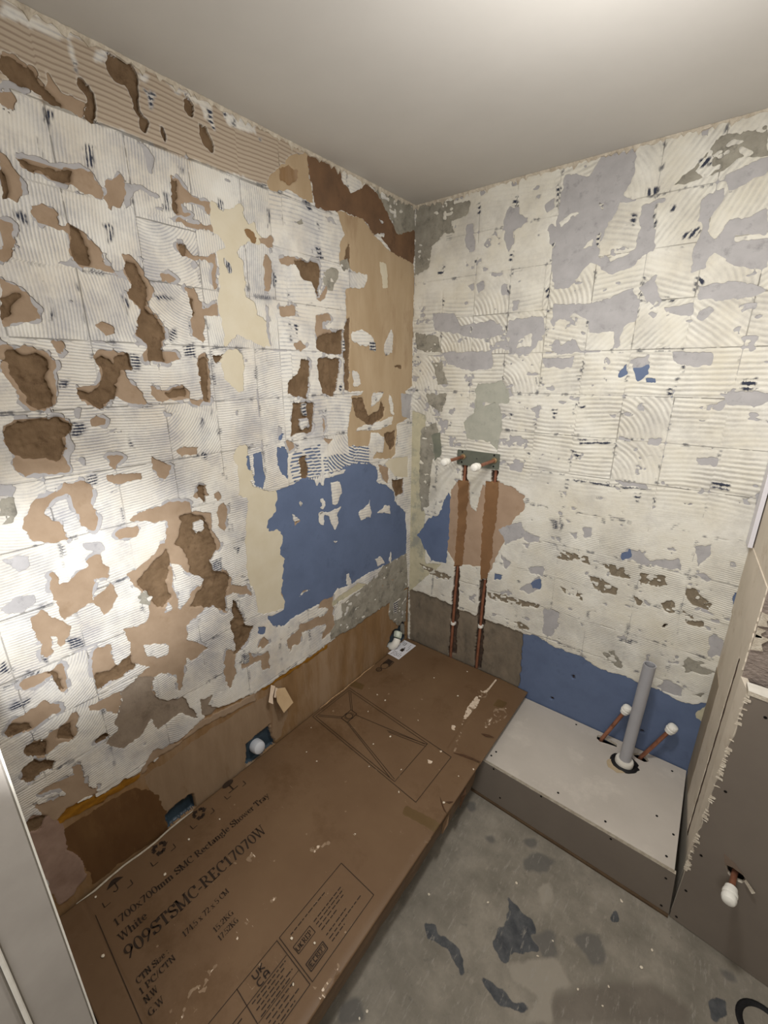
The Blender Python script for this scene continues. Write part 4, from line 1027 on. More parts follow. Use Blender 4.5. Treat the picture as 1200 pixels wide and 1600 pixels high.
def build_floor(h=0.006):
    nu, nv = int(2.1/h), int(1.8/h)
    U, V = np.meshgrid(np.linspace(0, 2.1, nu+1), np.linspace(0, 1.8, nv+1), indexing='ij')
    cu = (U[:-1, :-1]+U[1:, 1:])/2; cv = (V[:-1, :-1]+V[1:, 1:])/2
    cls = raster(cu, cv, parse(FLOOR_SHAPES), 'f', 0.010, 0.03)
    at_ = {}
    for nm, c, n in (('dark', 'k', 1), ('haze', 'm', 4), ('brown', 'b', 8), ('pale', 'l', 3)):
        a = (cls == ord(c)).astype(float)
        for _ in range(n): q = np.pad(a, 1, mode='edge'); a = (q[:-2, 1:-1]+q[2:, 1:-1]+q[1:-1, :-2]+q[1:-1, 2:]+2*a)/6
        at_[nm] = corner_mean(a)
    Z = 0.0012*(fbm(U/0.12, V/0.12, 17)-0.5)-0.0012 + 0.0005*at_['dark']*(fbm(U/0.015, V/0.015, 18))
    vid = np.arange(U.size).reshape(U.shape)
    q = np.stack([vid[:-1, :-1], vid[1:, :-1], vid[1:, 1:], vid[:-1, 1:]], -1).reshape(-1, 4)
    me = quads_mesh('floor', np.stack([U.ravel(), -V.ravel(), Z.ravel()], -1), q, np.zeros(len(q), int), [floor_material()], {k: a.ravel() for k, a in at_.items()})
    return raw('floor', me)
floor = build_floor()
floor.data.flip_normals(); tag(floor, kind='structure')
bm = bmesh.new(); box(bm, -0.14, 2.6, -3.2, 0.14, -0.12, -0.004)
tag(bm_obj('floor_slab', bm, M_CONC), kind='structure')

# wall with the doorway the picture is taken from
JX, JY0, JY1 = 0.5425, -1.777, -1.840
bm = bmesh.new(); box(bm, 0.0, JX-0.012, JY1, JY0, 0, H); box(bm, 1.75, 2.25, JY1, JY0, 0, H); box(bm, JX-0.012, 1.75, JY1, JY0, 2.08, H)
tag(bm_obj('wall_front', bm, M_WALLP), kind='structure')
bm = bmesh.new(); box(bm, JX-0.012, JX, JY1, JY0+0.003, 0, 2.08, bev=0.002)
tag(bm_obj('door_1', bm, M_JAMB), kind='structure')
bm = bmesh.new(); box(bm, JX-0.009, JX+0.0015, JY0+0.003, JY0+0.0055, 0, 2.08); box(bm, JX-0.004, JX+0.004, JY1-0.0065, JY1, 0, 2.08, bev=0.0015)
tag(bm_obj('trim_3', bm, M_BEAD), kind='structure')
bm = bmesh.new(); box(bm, JX-0.10, JX-0.001, JY1-0.10, JY1-0.0065, 0, 2.08, bev=0.003)
tag(bm_obj('trim_4', bm, M_JAMB), kind='structure')
# right-hand wall and the hall beyond the doorway, never in the picture, only there to bounce light
bm = bmesh.new(); box(bm, 2.13, 2.25, JY0, 0.14, 0, H)
tag(bm_obj('wall_right', bm, M_WALLP), kind='structure')
bm = bmesh.new(); box(bm, -0.14, 2.6, -3.3, -3.2, 0, H); box(bm, -0.14, 0.0, -3.2, JY1, 0, H); box(bm, 2.5, 2.6, -3.2, JY1, 0, H)
tag(bm_obj('wall_hall', bm, M_WALLP), kind='structure')

# pier at the right end of the back wall
bm = bmesh.new()
pier = [(1.383, 0.0), (1.411, -0.385), (2.13, -0.385), (2.13, 0.0)]
lo = [bm.verts.new((x, y, 0.0)) for x, y in pier]; hi = [bm.verts.new((x, y, H)) for x, y in pier]
for i in range(4):
    j = (i+1) % 4; f = bm.faces.new((lo[i], lo[j], hi[j], hi[i])); f.material_index = 1 if i == 1 else 0
bm.faces.new(hi)
pier_o = tag(bm_obj('wall_pier', bm, [M_PIER, M_ROUGH]), kind='structure')
# strips of finish on the pier's side and one of painted-in shade, each its own mesh
def pier_pt(t, proud, z):                                     # t metres along the side from the back corner
    d = Vector((0.028, -0.385, 0)).normalized(); n = Vector((-0.385, -0.028, 0)).normalized()
    p = Vector((1.383, 0, 0)) + d*t + n*proud
    return (p.x, p.y, z)
def pier_strip(name, t0, t1, z0, z1, proud, m, jag0=0.0, jag1=0.0, n=26, seed=1, parent=pier_o):
    bm = bmesh.new(); rn = random.Random(seed); prev = None
    for i in range(n+1):
        z = z0+(z1-z0)*i/n
        a = t0+rn.uniform(-jag0, jag0); b = t1+rn.uniform(-jag1, jag1)
        cur = [bm.verts.new(pier_pt(a, 0.0, z)), bm.verts.new(pier_pt(a, proud, z)), bm.verts.new(pier_pt(b, proud, z)), bm.verts.new(pier_pt(b, 0.0, z))]
        if prev:
            for k in range(3): bm.faces.new((prev[k], cur[k], cur[k+1], prev[k+1]))
        else: bm.faces.new(cur)
        prev = cur
    bm.faces.new(prev[::-1])
    return bm_obj(name, bm, m, parent)
pier_strip('plaster_strip', 0.135, 0.292, 0.20, 0.93, 0.002, M_PIER, 0.004, 0.004, seed=3)
pier_strip('painted_shade_strip', 0.0, 0.128, 0.20, 0.70, 0.0015, mat('shade_toned_beige', (158, 146, 128), (144, 132, 114), 8), 0.001, 0.004, seed=6)  # darker beige plaster strip: the recess's shade is put into its colour
pier_strip('joint_gap', 0.298, 0.309, 0.20, 0.92, 0.0012, M_CHASE, 0.003, 0.003, 40, seed=8)
pier_strip('plaster_strip', 0.0, 0.383, 0.93, 1.19, 0.003, M_PIER, 0.001, 0.003, seed=4)
for k, (z, w) in enumerate(((1.03, 0.05), (1.10, 0.04), (1.06, 0.03))):
    bm = bmesh.new(); rn = random.Random(40+k)
    pts = [(rn.uniform(-0.004, 0.004), -w/2), (w*0.5, -w*0.4), (w*0.35, 0), (w*0.6, w*0.35), (0, w/2)]
    holed_plate(bm, [(1.412+a, z+b) for a, b in pts], [], lambda u, v, d: (u, -0.3905+d, v), 0.005)
    bm_obj('plaster_chunk', bm, M_CORE, pier_o)
# white plastic trim that ends part-way down the corner
bm = bmesh.new(); vs = []
for z in (1.19, H-0.001):
    for t, p in ((0.004, 0.004), (0.004, 0.016), (0.06, 0.016), (0.06, 0.004)): vs.append(bm.verts.new(pier_pt(t, p, z)))
for q in ((0, 1, 2, 3), (7, 6, 5, 4), (0, 4, 5, 1), (1, 5, 6, 2), (2, 6, 7, 3), (3, 7, 4, 0)): bm.faces.new([vs[i] for i in q])
tag(bm_obj('trim_5', bm, mat('white_plastic_trim', (222, 220, 226), (216, 214, 220), 5, bmp=0.05, rough=0.4)), kind='structure')

# ------------------------------------------------------------------ low boxed-in ledge under the back wall
M_SCREW = mat('black_screw', (38, 36, 36), (24, 22, 22), 60, metal=0.6, rough=0.5)
M_DARK = mat('black_rubber', (26, 26, 28), (16, 16, 18), 60, bmp=0.6, rough=0.6, dist=0.002)
M_TIMBER = mat('brown_timber_edge', (96, 78, 58), (74, 58, 42), 20, (1, 4, 1), bmp=0.4)
LX0, LX1, LF, LZ = 0.664, 1.382, -0.457, 0.201
ledge = empty('boxed_ledge', (1.02, -0.22, 0), 'low white plasterboard boxing on the floor, screwed down, with three pipes rising through it', 'boxing')
def at(parent, p): return tuple(Vector(p)-Vector(parent.location))
def child_plate(name, parent, outline, holes, to3, thick, m, mside=None):
    bm = bmesh.new(); holed_plate(bm, outline, holes, lambda u, v, d: at(parent, to3(u, v, d)), thick, 0, 1 if mside else None)
    return bm_obj(name, bm, [m, mside] if mside else m, parent)
hole_waste = blob(1.172, -0.122, 0.050, 20, 0.10, 3, 1.0, 0.92)
hole_l = [(1.052, -0.030), (1.075, -0.026), (1.130, -0.032), (1.132, -0.052), (1.10, -0.058), (1.068, -0.066), (1.052, -0.055)]
hole_r = blob(1.222, -0.047, 0.021, 12, 0.22, 6, 1.25, 0.9)
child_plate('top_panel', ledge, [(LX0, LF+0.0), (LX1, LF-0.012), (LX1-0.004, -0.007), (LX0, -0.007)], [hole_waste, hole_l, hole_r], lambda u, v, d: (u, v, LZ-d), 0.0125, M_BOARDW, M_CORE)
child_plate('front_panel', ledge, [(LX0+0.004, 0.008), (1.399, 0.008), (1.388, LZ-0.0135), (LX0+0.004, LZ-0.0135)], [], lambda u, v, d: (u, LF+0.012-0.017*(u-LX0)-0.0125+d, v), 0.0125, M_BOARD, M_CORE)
bm = bmesh.new()
vs = [bm.verts.new(at(ledge, p)) for p in ((LX0+0.002, LF-0.008, 0), (1.398, LF-0.022, 0), (1.398, LF+0.01, 0), (LX0+0.002, LF+0.016, 0), (LX0+0.002, LF-0.008, 0.007), (1.398, LF-0.022, 0.007), (1.398, LF+0.01, 0.007), (LX0+0.002, LF+0.016, 0.007))]
for q in ((0, 1, 2, 3), (7, 6, 5, 4), (0, 4, 5, 1), (1, 5, 6, 2), (2, 6, 7, 3), (3, 7, 4, 0)): bm.faces.new([vs[i] for i in q])
bm_obj('bottom_batten', bm, M_TIMBER, ledge)
bm = bmesh.new(); box(bm, *[v-o for v, o in zip((LX0+0.004, LX0+0.0165), (1.02, 1.02))], LF+0.025+0.22, -0.012+0.22, 0.001, LZ-0.0135)
bm_obj('end_panel', bm, M_BOARD, ledge)
def screw(parent, p, n, r=0.0042):
    bm = bmesh.new(); n = Vector(n).normalized(); q = Vector(at(parent, p))
    tube(bm, [q-n*0.003, q+n*0.0006, q+n*0.0009], [r*0.6, r, r*0.45], 10)
    return bm_obj('screw', bm, M_SCREW, parent)
for x, y in ((0.735, -0.395), (0.727, -0.425), (1.001, -0.425), (1.169, -0.434), (1.366, -0.338), (1.356, -0.436), (1.311, -0.297), (1.333, -0.045), (0.96, -0.03)): screw(ledge, (x, y, LZ), (0, 0, 1))
for x, z in ((0.755, 0.178), (0.794, 0.05), (0.951, 0.182), (1.197, 0.176), (1.367, 0.149), (1.375, 0.025)): screw(ledge, (x, LF-0.0005-0.017*(x-LX0), z), (0, -1, 0))

# ------------------------------------------------------------------ half-height boxing on the right
PA = math.radians(5.9)
def panel_pt(u, v, d):                                        # u along the face from its left edge, v height, d depth behind the face
    return (1.402+u*math.cos(PA)+d*math.sin(PA), -0.470-u*math.sin(PA)+d*math.cos(PA), v)
half = empty('half_height_boxing', (1.75, -0.42, 0), 'half-height grey plasterboard boxing at the right, white-topped, torn left edge', 'boxing')
rn = random.Random(9)
le = []
nle = 46
for i in range(nle+1):
    v = 0.002+0.913*i/nle
    le.append((0.022*v/0.915 + (rn.uniform(-0.004, 0.005) if v > 0.25 else 0.0), v))
hx, hz = 0.114, 0.325
hole_p = [(hx-0.030, hz+0.016), (hx-0.016, hz+0.020), (hx+0.012, hz+0.014), (hx+0.022, hz+0.004), (hx+0.016, hz-0.016), (hx-0.002, hz-0.022), (hx-0.018, hz-0.012)]
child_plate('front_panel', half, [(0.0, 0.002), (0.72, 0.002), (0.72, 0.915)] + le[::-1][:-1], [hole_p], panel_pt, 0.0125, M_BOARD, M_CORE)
# ragged paper and gypsum along the torn edge
bm = bmesh.new()
for i in range(60):
    v = rn.uniform(0.22, 0.91); k = 0.022*v/0.915
    w = rn.uniform(0.004, 0.014); t = rn.uniform(0.002, 0.008)
    a = [at(half, panel_pt(k-0.006+rn.uniform(-0.002, 0.003), v, -0.0005)), at(half, panel_pt(k+w*0.8, v+rn.uniform(-0.004, 0.004), -rn.uniform(0.001, 0.003))), at(half, panel_pt(k+w*0.7, v+t, -0.0008)), at(half, panel_pt(k-0.005, v+t*1.3, 0.001)), at(half, panel_pt(k-0.002, v+t*0.4, 0.006))]
    vs = [bm.verts.new(p) for p in a]
    for q in ((0, 1, 2), (0, 2, 3), (0, 3, 4), (1, 4, 2), (2, 4, 3), (0, 4, 1)): bm.faces.new([vs[j] for j in q])
tag(bm_obj('torn_paper', bm, M_CORE, half), kind='stuff')
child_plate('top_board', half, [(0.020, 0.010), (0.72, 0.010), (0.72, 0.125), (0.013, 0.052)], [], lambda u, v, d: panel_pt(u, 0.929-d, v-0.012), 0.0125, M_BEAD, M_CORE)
bm = bmesh.new()
vs = []
for z in (0.012, 0.913):
    k = 0.022*z/0.915
    for q in (panel_pt(k-0.001, z, 0.0135), panel_pt(k+0.014, z, 0.0135), (1.424, -0.386, z), (1.4085, -0.386, z)): vs.append(bm.verts.new(at(half, q)))
for q in ((0, 1, 2, 3), (7, 6, 5, 4), (0, 4, 5, 1), (1, 5, 6, 2), (2, 6, 7, 3), (3, 7, 4, 0)): bm.faces.new([vs[i] for i in q])
bm_obj('side_board', bm, M_PIER, half)
for x, z in ((1.431, 0.319), (1.422, 0.15), (1.419, 0.02), (1.439, 0.587), (1.468, 0.87)): screw(half, panel_pt((x-1.402)/math.cos(PA), z, -0.0002), (-math.sin(PA), -math.cos(PA), 0))
# torn paper tongue above the hole and a flake beside it
child_plate('torn_flap', half, [(hx-0.040, hz+0.052), (hx-0.012, hz+0.040), (hx+0.014, hz+0.016), (hx-0.012, hz+0.021), (hx-0.030, hz+0.016)], [], lambda u, v, d: panel_pt(u, v, d-0.0022), 0.0015, mat('torn_board_paper', (128, 112, 98), (112, 98, 86), 20))
child_plate('paper_flake', half, [(hx+0.020, hz+0.012), (hx+0.046, hz-0.010), (hx+0.040, hz-0.020), (hx+0.018, hz+0.003)], [], lambda u, v, d: panel_pt(u, v, d-0.008+0.15*(u-hx-0.02)*-1), 0.002, M_CORE)

# ------------------------------------------------------------------ pipes
M_COPPER = mat('old_copper', (182, 128, 102), (150, 100, 78), 25, rough=0.42, metal=0.6, bmp=0.1, c3=(118, 82, 66), s3=18)
M_CAP = mat('white_plastic_cap', (236, 234, 226), (228, 226, 218), 10, rough=0.35, bmp=0.0)
M_BRKT = mat('grey_green_metal', (112, 116, 104), (100, 104, 94), 14, rough=0.5, metal=0.2, bmp=0.1)
def cap_bm(parent, p0, d, L=0.036, r=0.0165):
    d = Vector(d).normalized(); p = Vector(at(parent, p0)); bm = bmesh.new()
    prof = [(0, 0.66), (0.002, 0.82), (0.10, 0.86), (0.30, 0.90), (0.32, 1.0), (0.46, 1.0), (0.48, 0.90), (0.62, 0.90), (0.64, 1.0), (0.78, 0.99), (0.92, 0.84), (1.0, 0.5)]
    tube(bm, [p+d*(t*L) for t, _ in prof], [r*s for _, s in prof], 18)
    return bm
def dark_ring(name, parent, p, n, r0, r1, m): ...
def supply(label, x_top, x_bot, zcl, stub_len, z0):
    t = empty('copper_supply_pipe', (x_bot, -0.005, z0), label, 'pipe')
    bm = bmesh.new()
    yb = 0.012
    pts = [(x_bot, yb-0.010, z0), (x_bot+(x_top-x_bot)*0.35, yb-0.006, 0.62), (x_bot+(x_top-x_bot)*0.5, yb+0.004, 0.80), (x_top, yb+0.002, 1.30), (x_top, yb, 1.335), (x_top, yb-0.006, 1.352), (x_top, -0.012, 1.359), (x_top, -stub_len, 1.359)]
    tube(bm, [at(t, p) for p in pts], [0.0075]*len(pts), 14)
    bm_obj('pipe', bm, M_COPPER, t, True)
    bm_obj('cap', cap_bm(t, (x_top, -stub_len+0.012, 1.359), (0, -1, 0), 0.046, 0.0175), M_CAP, t, True)
    bm = bmesh.new(); tube(bm, [at(t, (x_top, -0.013, 1.359)), at(t, (x_top, -0.019, 1.359)), at(t, (x_top, -0.0205, 1.359))], [0.0135, 0.0130, 0.009], 16)
    bm_obj('collar', bm, mat('dull_brass', (170, 150, 116), (140, 120, 90), 20, metal=0.7, rough=0.5), t, True)
    f = (zcl-z0)/(1.30-z0); xc = x_bot+(x_top-x_bot)*f
    yc = yb-0.010+0.007*f
    bm = bmesh.new(); tube(bm, [at(t, (xc, yc, zcl-0.007)), at(t, (xc, yc, zcl-0.006)), at(t, (xc, yc, zcl+0.006)), at(t, (xc, yc, zcl+0.007))], [0.0085, 0.0125, 0.0125, 0.0085], 14)
    box(bm, *[a for pr in (((xc-0.012)-x_bot, (xc+0.012)-x_bot), (yc+0.005, yc+0.018), (zcl-0.006-z0, zcl+0.006-z0)) for a in pr])
    bm_obj('clip', bm, M_CAP, t)
    return t
supply('left copper pipe up the back wall, from behind the carton to the grey bracket', 0.304, 0.284, 0.453, 0.165, 0.17)
supply('right copper pipe up the back wall, from behind the carton to the grey bracket', 0.459, 0.440, 0.497, 0.185, 0.17)

bracket = empty('pipe_bracket', (0.377, -0.008, 1.355), 'grey metal mounting plate on the back wall carrying two capped copper stubs', 'bracket')
def rrect(x0, x1, y0, y1, r, n=4):
    out = []
    for cx, cy, a in ((x1-r, y1-r, 0), (x0+r, y1-r, 90), (x0+r, y0+r, 180), (x1-r, y0+r, 270)):
        for i in range(n+1): t = math.radians(a+90*i/n); out.append((cx+r*math.cos(t), cy+r*math.sin(t)))
    return out
def circ(u, v, r, n=10): return [(u+r*math.cos(2*PI*i/n), v+r*math.sin(2*PI*i/n)) for i in range(n)]
hl = [circ(0.304, 1.359, 0.0085, 14), circ(0.459, 1.359, 0.0085, 14)]
for u, v in ((0.298, 1.380), (0.322, 1.356), (0.297, 1.332), (0.456, 1.381), (0.456, 1.331), (0.43, 1.352), (0.372, 1.356)): hl.append(circ(u, v, 0.0032, 8))
child_plate('plate', bracket, rrect(0.272, 0.482, 1.319, 1.389, 0.006), hl, lambda u, v, d: (u, -0.0125+d, v), 0.003, M_BRKT)
child_plate('back_flange', bracket, [(0.276, 1.388), (0.478, 1.388), (0.478, 1.384), (0.276, 1.384)], [], lambda u, v, d: (u, -0.0095+d, v), 0.0085, M_BRKT)
for u, v in ((0.298, 1.380), (0.297, 1.332), (0.456, 1.381), (0.456, 1.331)): screw(bracket, (u, -0.0126, v), (0, -1, 0), 0.0046)

def leaning(label, base, tip, cl=0.040, cr=0.0185):
    t = empty('capped_copper_pipe', base, label, 'pipe')
    b = Vector(base); e = Vector(tip); d = (e-b).normalized()
    bm = bmesh.new(); tube(bm, [at(t, b-Vector((0, 0, 0.05))), at(t, b-Vector((0, 0, 0.008))), at(t, b+d*0.012), at(t, e-d*cl*0.4)], [0.0078]*4, 14)
    bm_obj('pipe', bm, M_COPPER, t, True)
    bm_obj('cap', cap_bm(t, tuple(e-d*cl*0.6), tuple(d), cl, cr), M_CAP, t, True)
    return t
leaning('capped copper pipe leaning out of the white ledge, left of the grey waste pipe', (1.068, -0.047, 0.192), (1.139, -0.050, 0.404))
leaning('capped copper pipe leaning out of the white ledge, right of the grey waste pipe', (1.219, -0.047, 0.192), (1.299, -0.050, 0.401))
t = empty('capped_copper_pipe', panel_pt(hx-0.004, hz-0.002, 0.02), 'short capped copper stub poking out of a torn hole in the grey half-height boxing', 'pipe')
b0 = Vector(panel_pt(hx-0.003, hz-0.001, 0.06)); b1 = Vector(panel_pt(hx-0.006, hz-0.004, -0.062))
bm = bmesh.new(); tube(bm, [at(t, b0), at(t, b1)], [0.0078, 0.0078], 14); bm_obj('pipe', bm, M_COPPER, t, True)
dd = (b1-b0).normalized(); bm_obj('cap', cap_bm(t, tuple(b1-dd*0.014), tuple(dd), 0.050, 0.0185), M_CAP, t, True)

waste = empty('waste_pipe', (1.172, -0.122, 0.2015), 'upright grey plastic waste pipe, open at the top, rising through the white ledge', 'pipe')
M_PVC = mat('grey_pvc', (168, 168, 172), (158, 158, 162), 8, rough=0.4, bmp=0.05)
bm = bmesh.new(); wb = Vector((1.172, -0.122, 0.2015)); wt = Vector((1.186, -0.121, 0.688)); d = (wt-wb)
tube(bm, [at(waste, p) for p in (wb, wt, wt, wt-d*0.002, wb+d*0.3)], [0.0215, 0.0215, 0.0192, 0.0180, 0.0180], 28, True, True)
bm_obj('pipe', bm, M_PVC, waste, True)
bm = bmesh.new(); p0 = wb+d*0.0005; tube(bm, [at(waste, p) for p in (p0, p0+d*0.03, p0+d*0.042, p0+d*0.045)], [0.034, 0.034, 0.031, 0.0216], 24, True, False)
bm_obj('socket', bm, mat('white_pvc_socket', (222, 218, 208), (206, 202, 192), 14, rough=0.45, bmp=0.1), waste, True)
bm = bmesh.new(); rn = random.Random(2); R0 = []; nseg = 28
for i in range(nseg):
    a = 2*PI*i/nseg; ro = 0.050*(1+rn.uniform(-0.08, 0.10)); ri = 0.035
    R0.append([bm.verts.new(at(waste, (1.174+r*math.cos(a), -0.122+r*0.93*math.sin(a), z))) for r, z in ((ri, 0.2015), (ri+0.002, 0.2050), ((ri+ro)/2, 0.2075+rn.uniform(0, 0.002)), (ro, 0.2040), (ro+0.001, 0.2013))])
for i in range(nseg):
    a, b = R0[i], R0[(i+1) % nseg]
    for k in range(4): bm.faces.new((a[k], b[k], b[k+1], a[k+1]))
bm_obj('rubber_seal', bm, M_DARK, waste, True)
bm = bmesh.new(); holed_plate(bm, [(p[0]-1.172, p[1]+0.122) for p in blob(1.150, -0.158, 0.040, 14, 0.12, 8, 1.0, 0.75)], [], lambda u, v, d: (u, v, 0.0006-d), 0.0007)
bm_obj('glue_smear', bm, mat('tan_glue', (184, 168, 140), (168, 150, 122), 30), waste)

socket = empty('floor_pipe_socket', (1.64, -0.615, 0), 'dark round pipe socket set in the concrete floor at the bottom right corner', 'socket')
bm = bmesh.new(); prof = [(0.046, 0.0), (0.052, 0.004), (0.058, 0.004), (0.063, 0.0)]
rings = [[bm.verts.new((r*math.cos(2*PI*i/32), r*math.sin(2*PI*i/32), z)) for i in range(32)] for r, z in prof]
for a, b in zip(rings, rings[1:]):
    for i in range(32): bm.faces.new((a[i], a[(i+1) % 32], b[(i+1) % 32], b[i]))
bm_obj('ring', bm, M_DARK, socket, True)
bm = bmesh.new(); holed_plate(bm, blob(0.018, -0.012, 0.016, 14, 0.1, 4), [], lambda u, v, d: (u, v, 0.002-d), 0.0025); bm_obj('plug', bm, M_DARK, socket)

# fittings in the openings low in the left wall
t = empty('capped_waste_end', (0.0, -1.05, 0.29), 'white round pipe end inside the cut opening low in the left wall', 'pipe')
bm = bmesh.new(); tube(bm, [(-0.022, 0, 0), (0.000, 0, 0.004), (0.010, 0, 0.006), (0.016, 0, 0.007)], [0.027, 0.027, 0.024, 0.013], 20); bm_obj('pipe_end', bm, mat('pale_blue_white_plastic', (206, 210, 216), (196, 200, 208), 10, rough=0.35, bmp=0), t, True)
t = empty('pipe_elbow', (0.0, -0.15, 0.29), 'white plastic elbow with a threaded nut in the dark gap by the corner', 'pipe')
bm = bmesh.new(); tube(bm, [(-0.024, 0.0, -0.03), (0.0, 0.0, -0.02), (0.014, 0.004, -0.004), (0.018, 0.012, 0.010), (0.016, 0.022, 0.022)], [0.021, 0.022, 0.022, 0.021, 0.020], 18); bm_obj('elbow', bm, M_CAP, t, True)
bm = bmesh.new(); tube(bm, [(0.013, 0.026, 0.026), (0.012, 0.030, 0.030), (0.004, 0.046, 0.046), (0.003, 0.050, 0.050)], [0.020, 0.024, 0.024, 0.018], 8); bm_obj('nut', bm, mat('greenish_white_plastic', (206, 214, 200), (190, 198, 184), 12, rough=0.4), t)
bm = bmesh.new(); box(bm, -0.02, 0.002, -0.006, 0.006, -0.03, 0.03)
t = empty('grey_stub_post', (0.0, -0.045, 0.325), 'narrow grey post standing in the dark gap at the corner', 'post'); bm_obj('post', bm, M_FILL, t)

# paper scraps hanging from the wall above the box
M_SCRAP = mat('tan_paper', (196, 170, 134), (180, 154, 120), 16, bmp=0.2)
def scrap(label, pts, m, lift):
    t = empty('paper_scrap', (0.0, -pts[0][0], pts[0][1]), label, 'paper')
    bm = bmesh.new(); zt = max(p[1] for p in pts)
    holed_plate(bm, pts, [], lambda u, v, d: at(t, (0.0055+lift*(zt-v)-d, -u, v)), 0.0008); bm_obj('sheet', bm, m, t)
scrap('tan square of torn paper hanging off the left wall above the box', [(0.945, 0.513), (0.905, 0.495), (0.889, 0.422), (0.943, 0.410), (0.957, 0.466)], M_SCRAP, 0.35)
scrap('pale curled shred of paper hanging left of the tan square', [(0.966, 0.545), (0.950, 0.530), (0.972, 0.500), (0.980, 0.472), (0.996, 0.490), (0.982, 0.515)], mat('pale_paper', (220, 200, 178), (200, 180, 158), 20), 0.3)
scrap('narrow pale shred of paper between curled shred and tan square', [(0.946, 0.520), (0.938, 0.512), (0.955, 0.478), (0.963, 0.486)], mat('pale_paper', (220, 200, 178)), 0.2)

# ------------------------------------------------------------------ the flat carton
BZ0, BZ1, BXL, BXR, BYF, BYN, BS = 0.152, 0.25, 0.006, 0.724, -0.012, -1.757, -0.535
M_CARD = mat('brown_cardboard', (112, 89, 66), (103, 80, 58), 5, bmp=0.12, bscale=120, dist=0.0004, rough=0.5, c3=(94, 71, 48), s3=3.5)
M_TAPE = mat('brown_tape', (100, 80, 52), (90, 71, 45), 10, bmp=0.05, rough=0.35)
M_POWD = mat('plaster_dust', (222, 208, 190), (186, 164, 140), 60, bmp=0.5)
M_HAZE = mat('thin_dust_film', (146, 126, 104), (124, 102, 80), 50, bmp=0.2)
M_INK = mat('black_print', (52, 40, 30), (44, 33, 25), 40, bmp=0.0, rough=0.6)
M_CORR = mat('cardboard_edge', (198, 166, 128), (150, 116, 82), 90, bmp=0.6)
under = tag(raw('timber_bearer_frame', None), 'rough timber frame on the floor holding the carton clear of the floor', 'frame')
under.location = (0.33, -0.9, 0)
for n_, (x0, x1, y0, y1) in (('rail', (0.02, 0.07, -1.70, -0.05)), ('rail', (0.54, 0.59, -1.70, -0.05)), ('bearer', (0.07, 0.54, -0.10, -0.05)), ('bearer', (0.07, 0.54, -0.90, -0.85)), ('bearer', (0.07, 0.54, -1.70, -1.65))):
    bm = bmesh.new(); box(bm, x0-0.33, x1-0.33, y0+0.9, y1+0.9, 0.0, BZ0, bev=0.002); bm_obj(n_, bm, M_TIMBER, under)
carton = empty('shower_tray_carton', (0.36, -0.88, BZ0), 'large flat brown cardboard carton along the left wall, printed with black lettering', 'carton')
LC = Vector(carton.location)
bm = bmesh.new()
out = [(BXL+0.003, BYN+0.003), (BXR-0.003, BYN+0.003), (BXR-0.003, BS-0.02), (0.612, BS+0.01), (0.600, BYF-0.003), (BXL+0.003, BYF-0.003)]
# long side wall is creased and pushed in a little
rn = random.Random(4); ring = []
ny = 30
for i in range(ny+1):
    y = BYN+0.003+(BS-0.02-BYN-0.003)*i/ny
    ring.append((BXR-0.003-(rn.uniform(0, 0.003) if y < -0.95 else rn.uniform(0, 0.005)), y))
poly = [(BXL+0.003, BYN+0.003)] + ring + [(0.612, BS+0.01), (0.600, BYF-0.003), (BXL+0.003, BYF-0.003)]
lo = [bm.verts.new(at(carton, (x-(0.006 if x > 0.65 else 0), y, BZ0+(rn.uniform(0, 0.006) if x > 0.65 else 0)))) for x, y in poly]
md = [bm.verts.new(at(carton, (x+(rn.uniform(-0.002, 0.001) if x > 0.65 else 0), y, 0.20))) for x, y in poly]
hi = [bm.verts.new(at(carton, (x, y, BZ1-0.004))) for x, y in poly]
for i in range(len(poly)):
    j = (i+1) % len(poly)
    bm.faces.new((lo[i], lo[j], md[j], md[i])); bm.faces.new((md[i], md[j], hi[j], hi[i]))
bm.faces.new(lo[::-1]); bm.faces.new(hi)
bm_obj('body', bm, M_CARD, carton)
def card_z(U, V):
    z = 0.0022*(fbm(U/0.25, V/0.25, 19)-0.5)
    z = z - 0.004*np.clip((U-0.700)/0.024, 0, 1)**2*(V > 0.535)
    z = z - 0.006*np.clip((U-0.60)/0.12, 0, 1)*(V < 0.53)
    z = z + 0.0025*np.exp(-((U-(0.575+0.06*np.clip(V-0.27, 0, 1)))/0.006)**2)*(V < 0.55)
    z = z - 0.0016*np.exp(-((U-(0.083+0.2*0+0.0))/0.004)**2)*0
    z = z - 0.0018*np.exp(-((V-1.685)/0.004)**2)
    return z
CARD = {'c': (0, M_CARD), 'p': (0.5, M_POWD), 'q': (0.2, M_HAZE), 't': (0.3, M_TAPE)}
def dusty(cls, cu, cv):
    n = fbm(cu/0.009, cv/0.009, 23); b = fbm(cu/0.12, cv/0.12, 25)
    q = cls == ord('q'); cls[q & (n < 0.52)] = ord('c'); cls[q & (n > 0.70)] = ord('p')
    cls[(cls == ord('p')) & (n < 0.34)] = ord('q')
    c = cls == ord('c'); cls[c & (n > 0.76) & (b > 0.5)] = ord('q')
    return cls
def tear(bm_name): pass
top = relief_plane('top_sheet', parse(BOX_SHAPES), BXL, BXR, -BYF, -BYN, 0.0045, CARD, 'c', lambda u, v, p: np.stack([u-LC.x, -v-LC.y, BZ1-LC.z+p], -1), 0.003, 0.012, carton, dusty, card_z)
top.data.flip_normals()
md_ = top.modifiers.new('thickness', 'SOLIDIFY'); md_.thickness = 0.003; md_.offset = -1
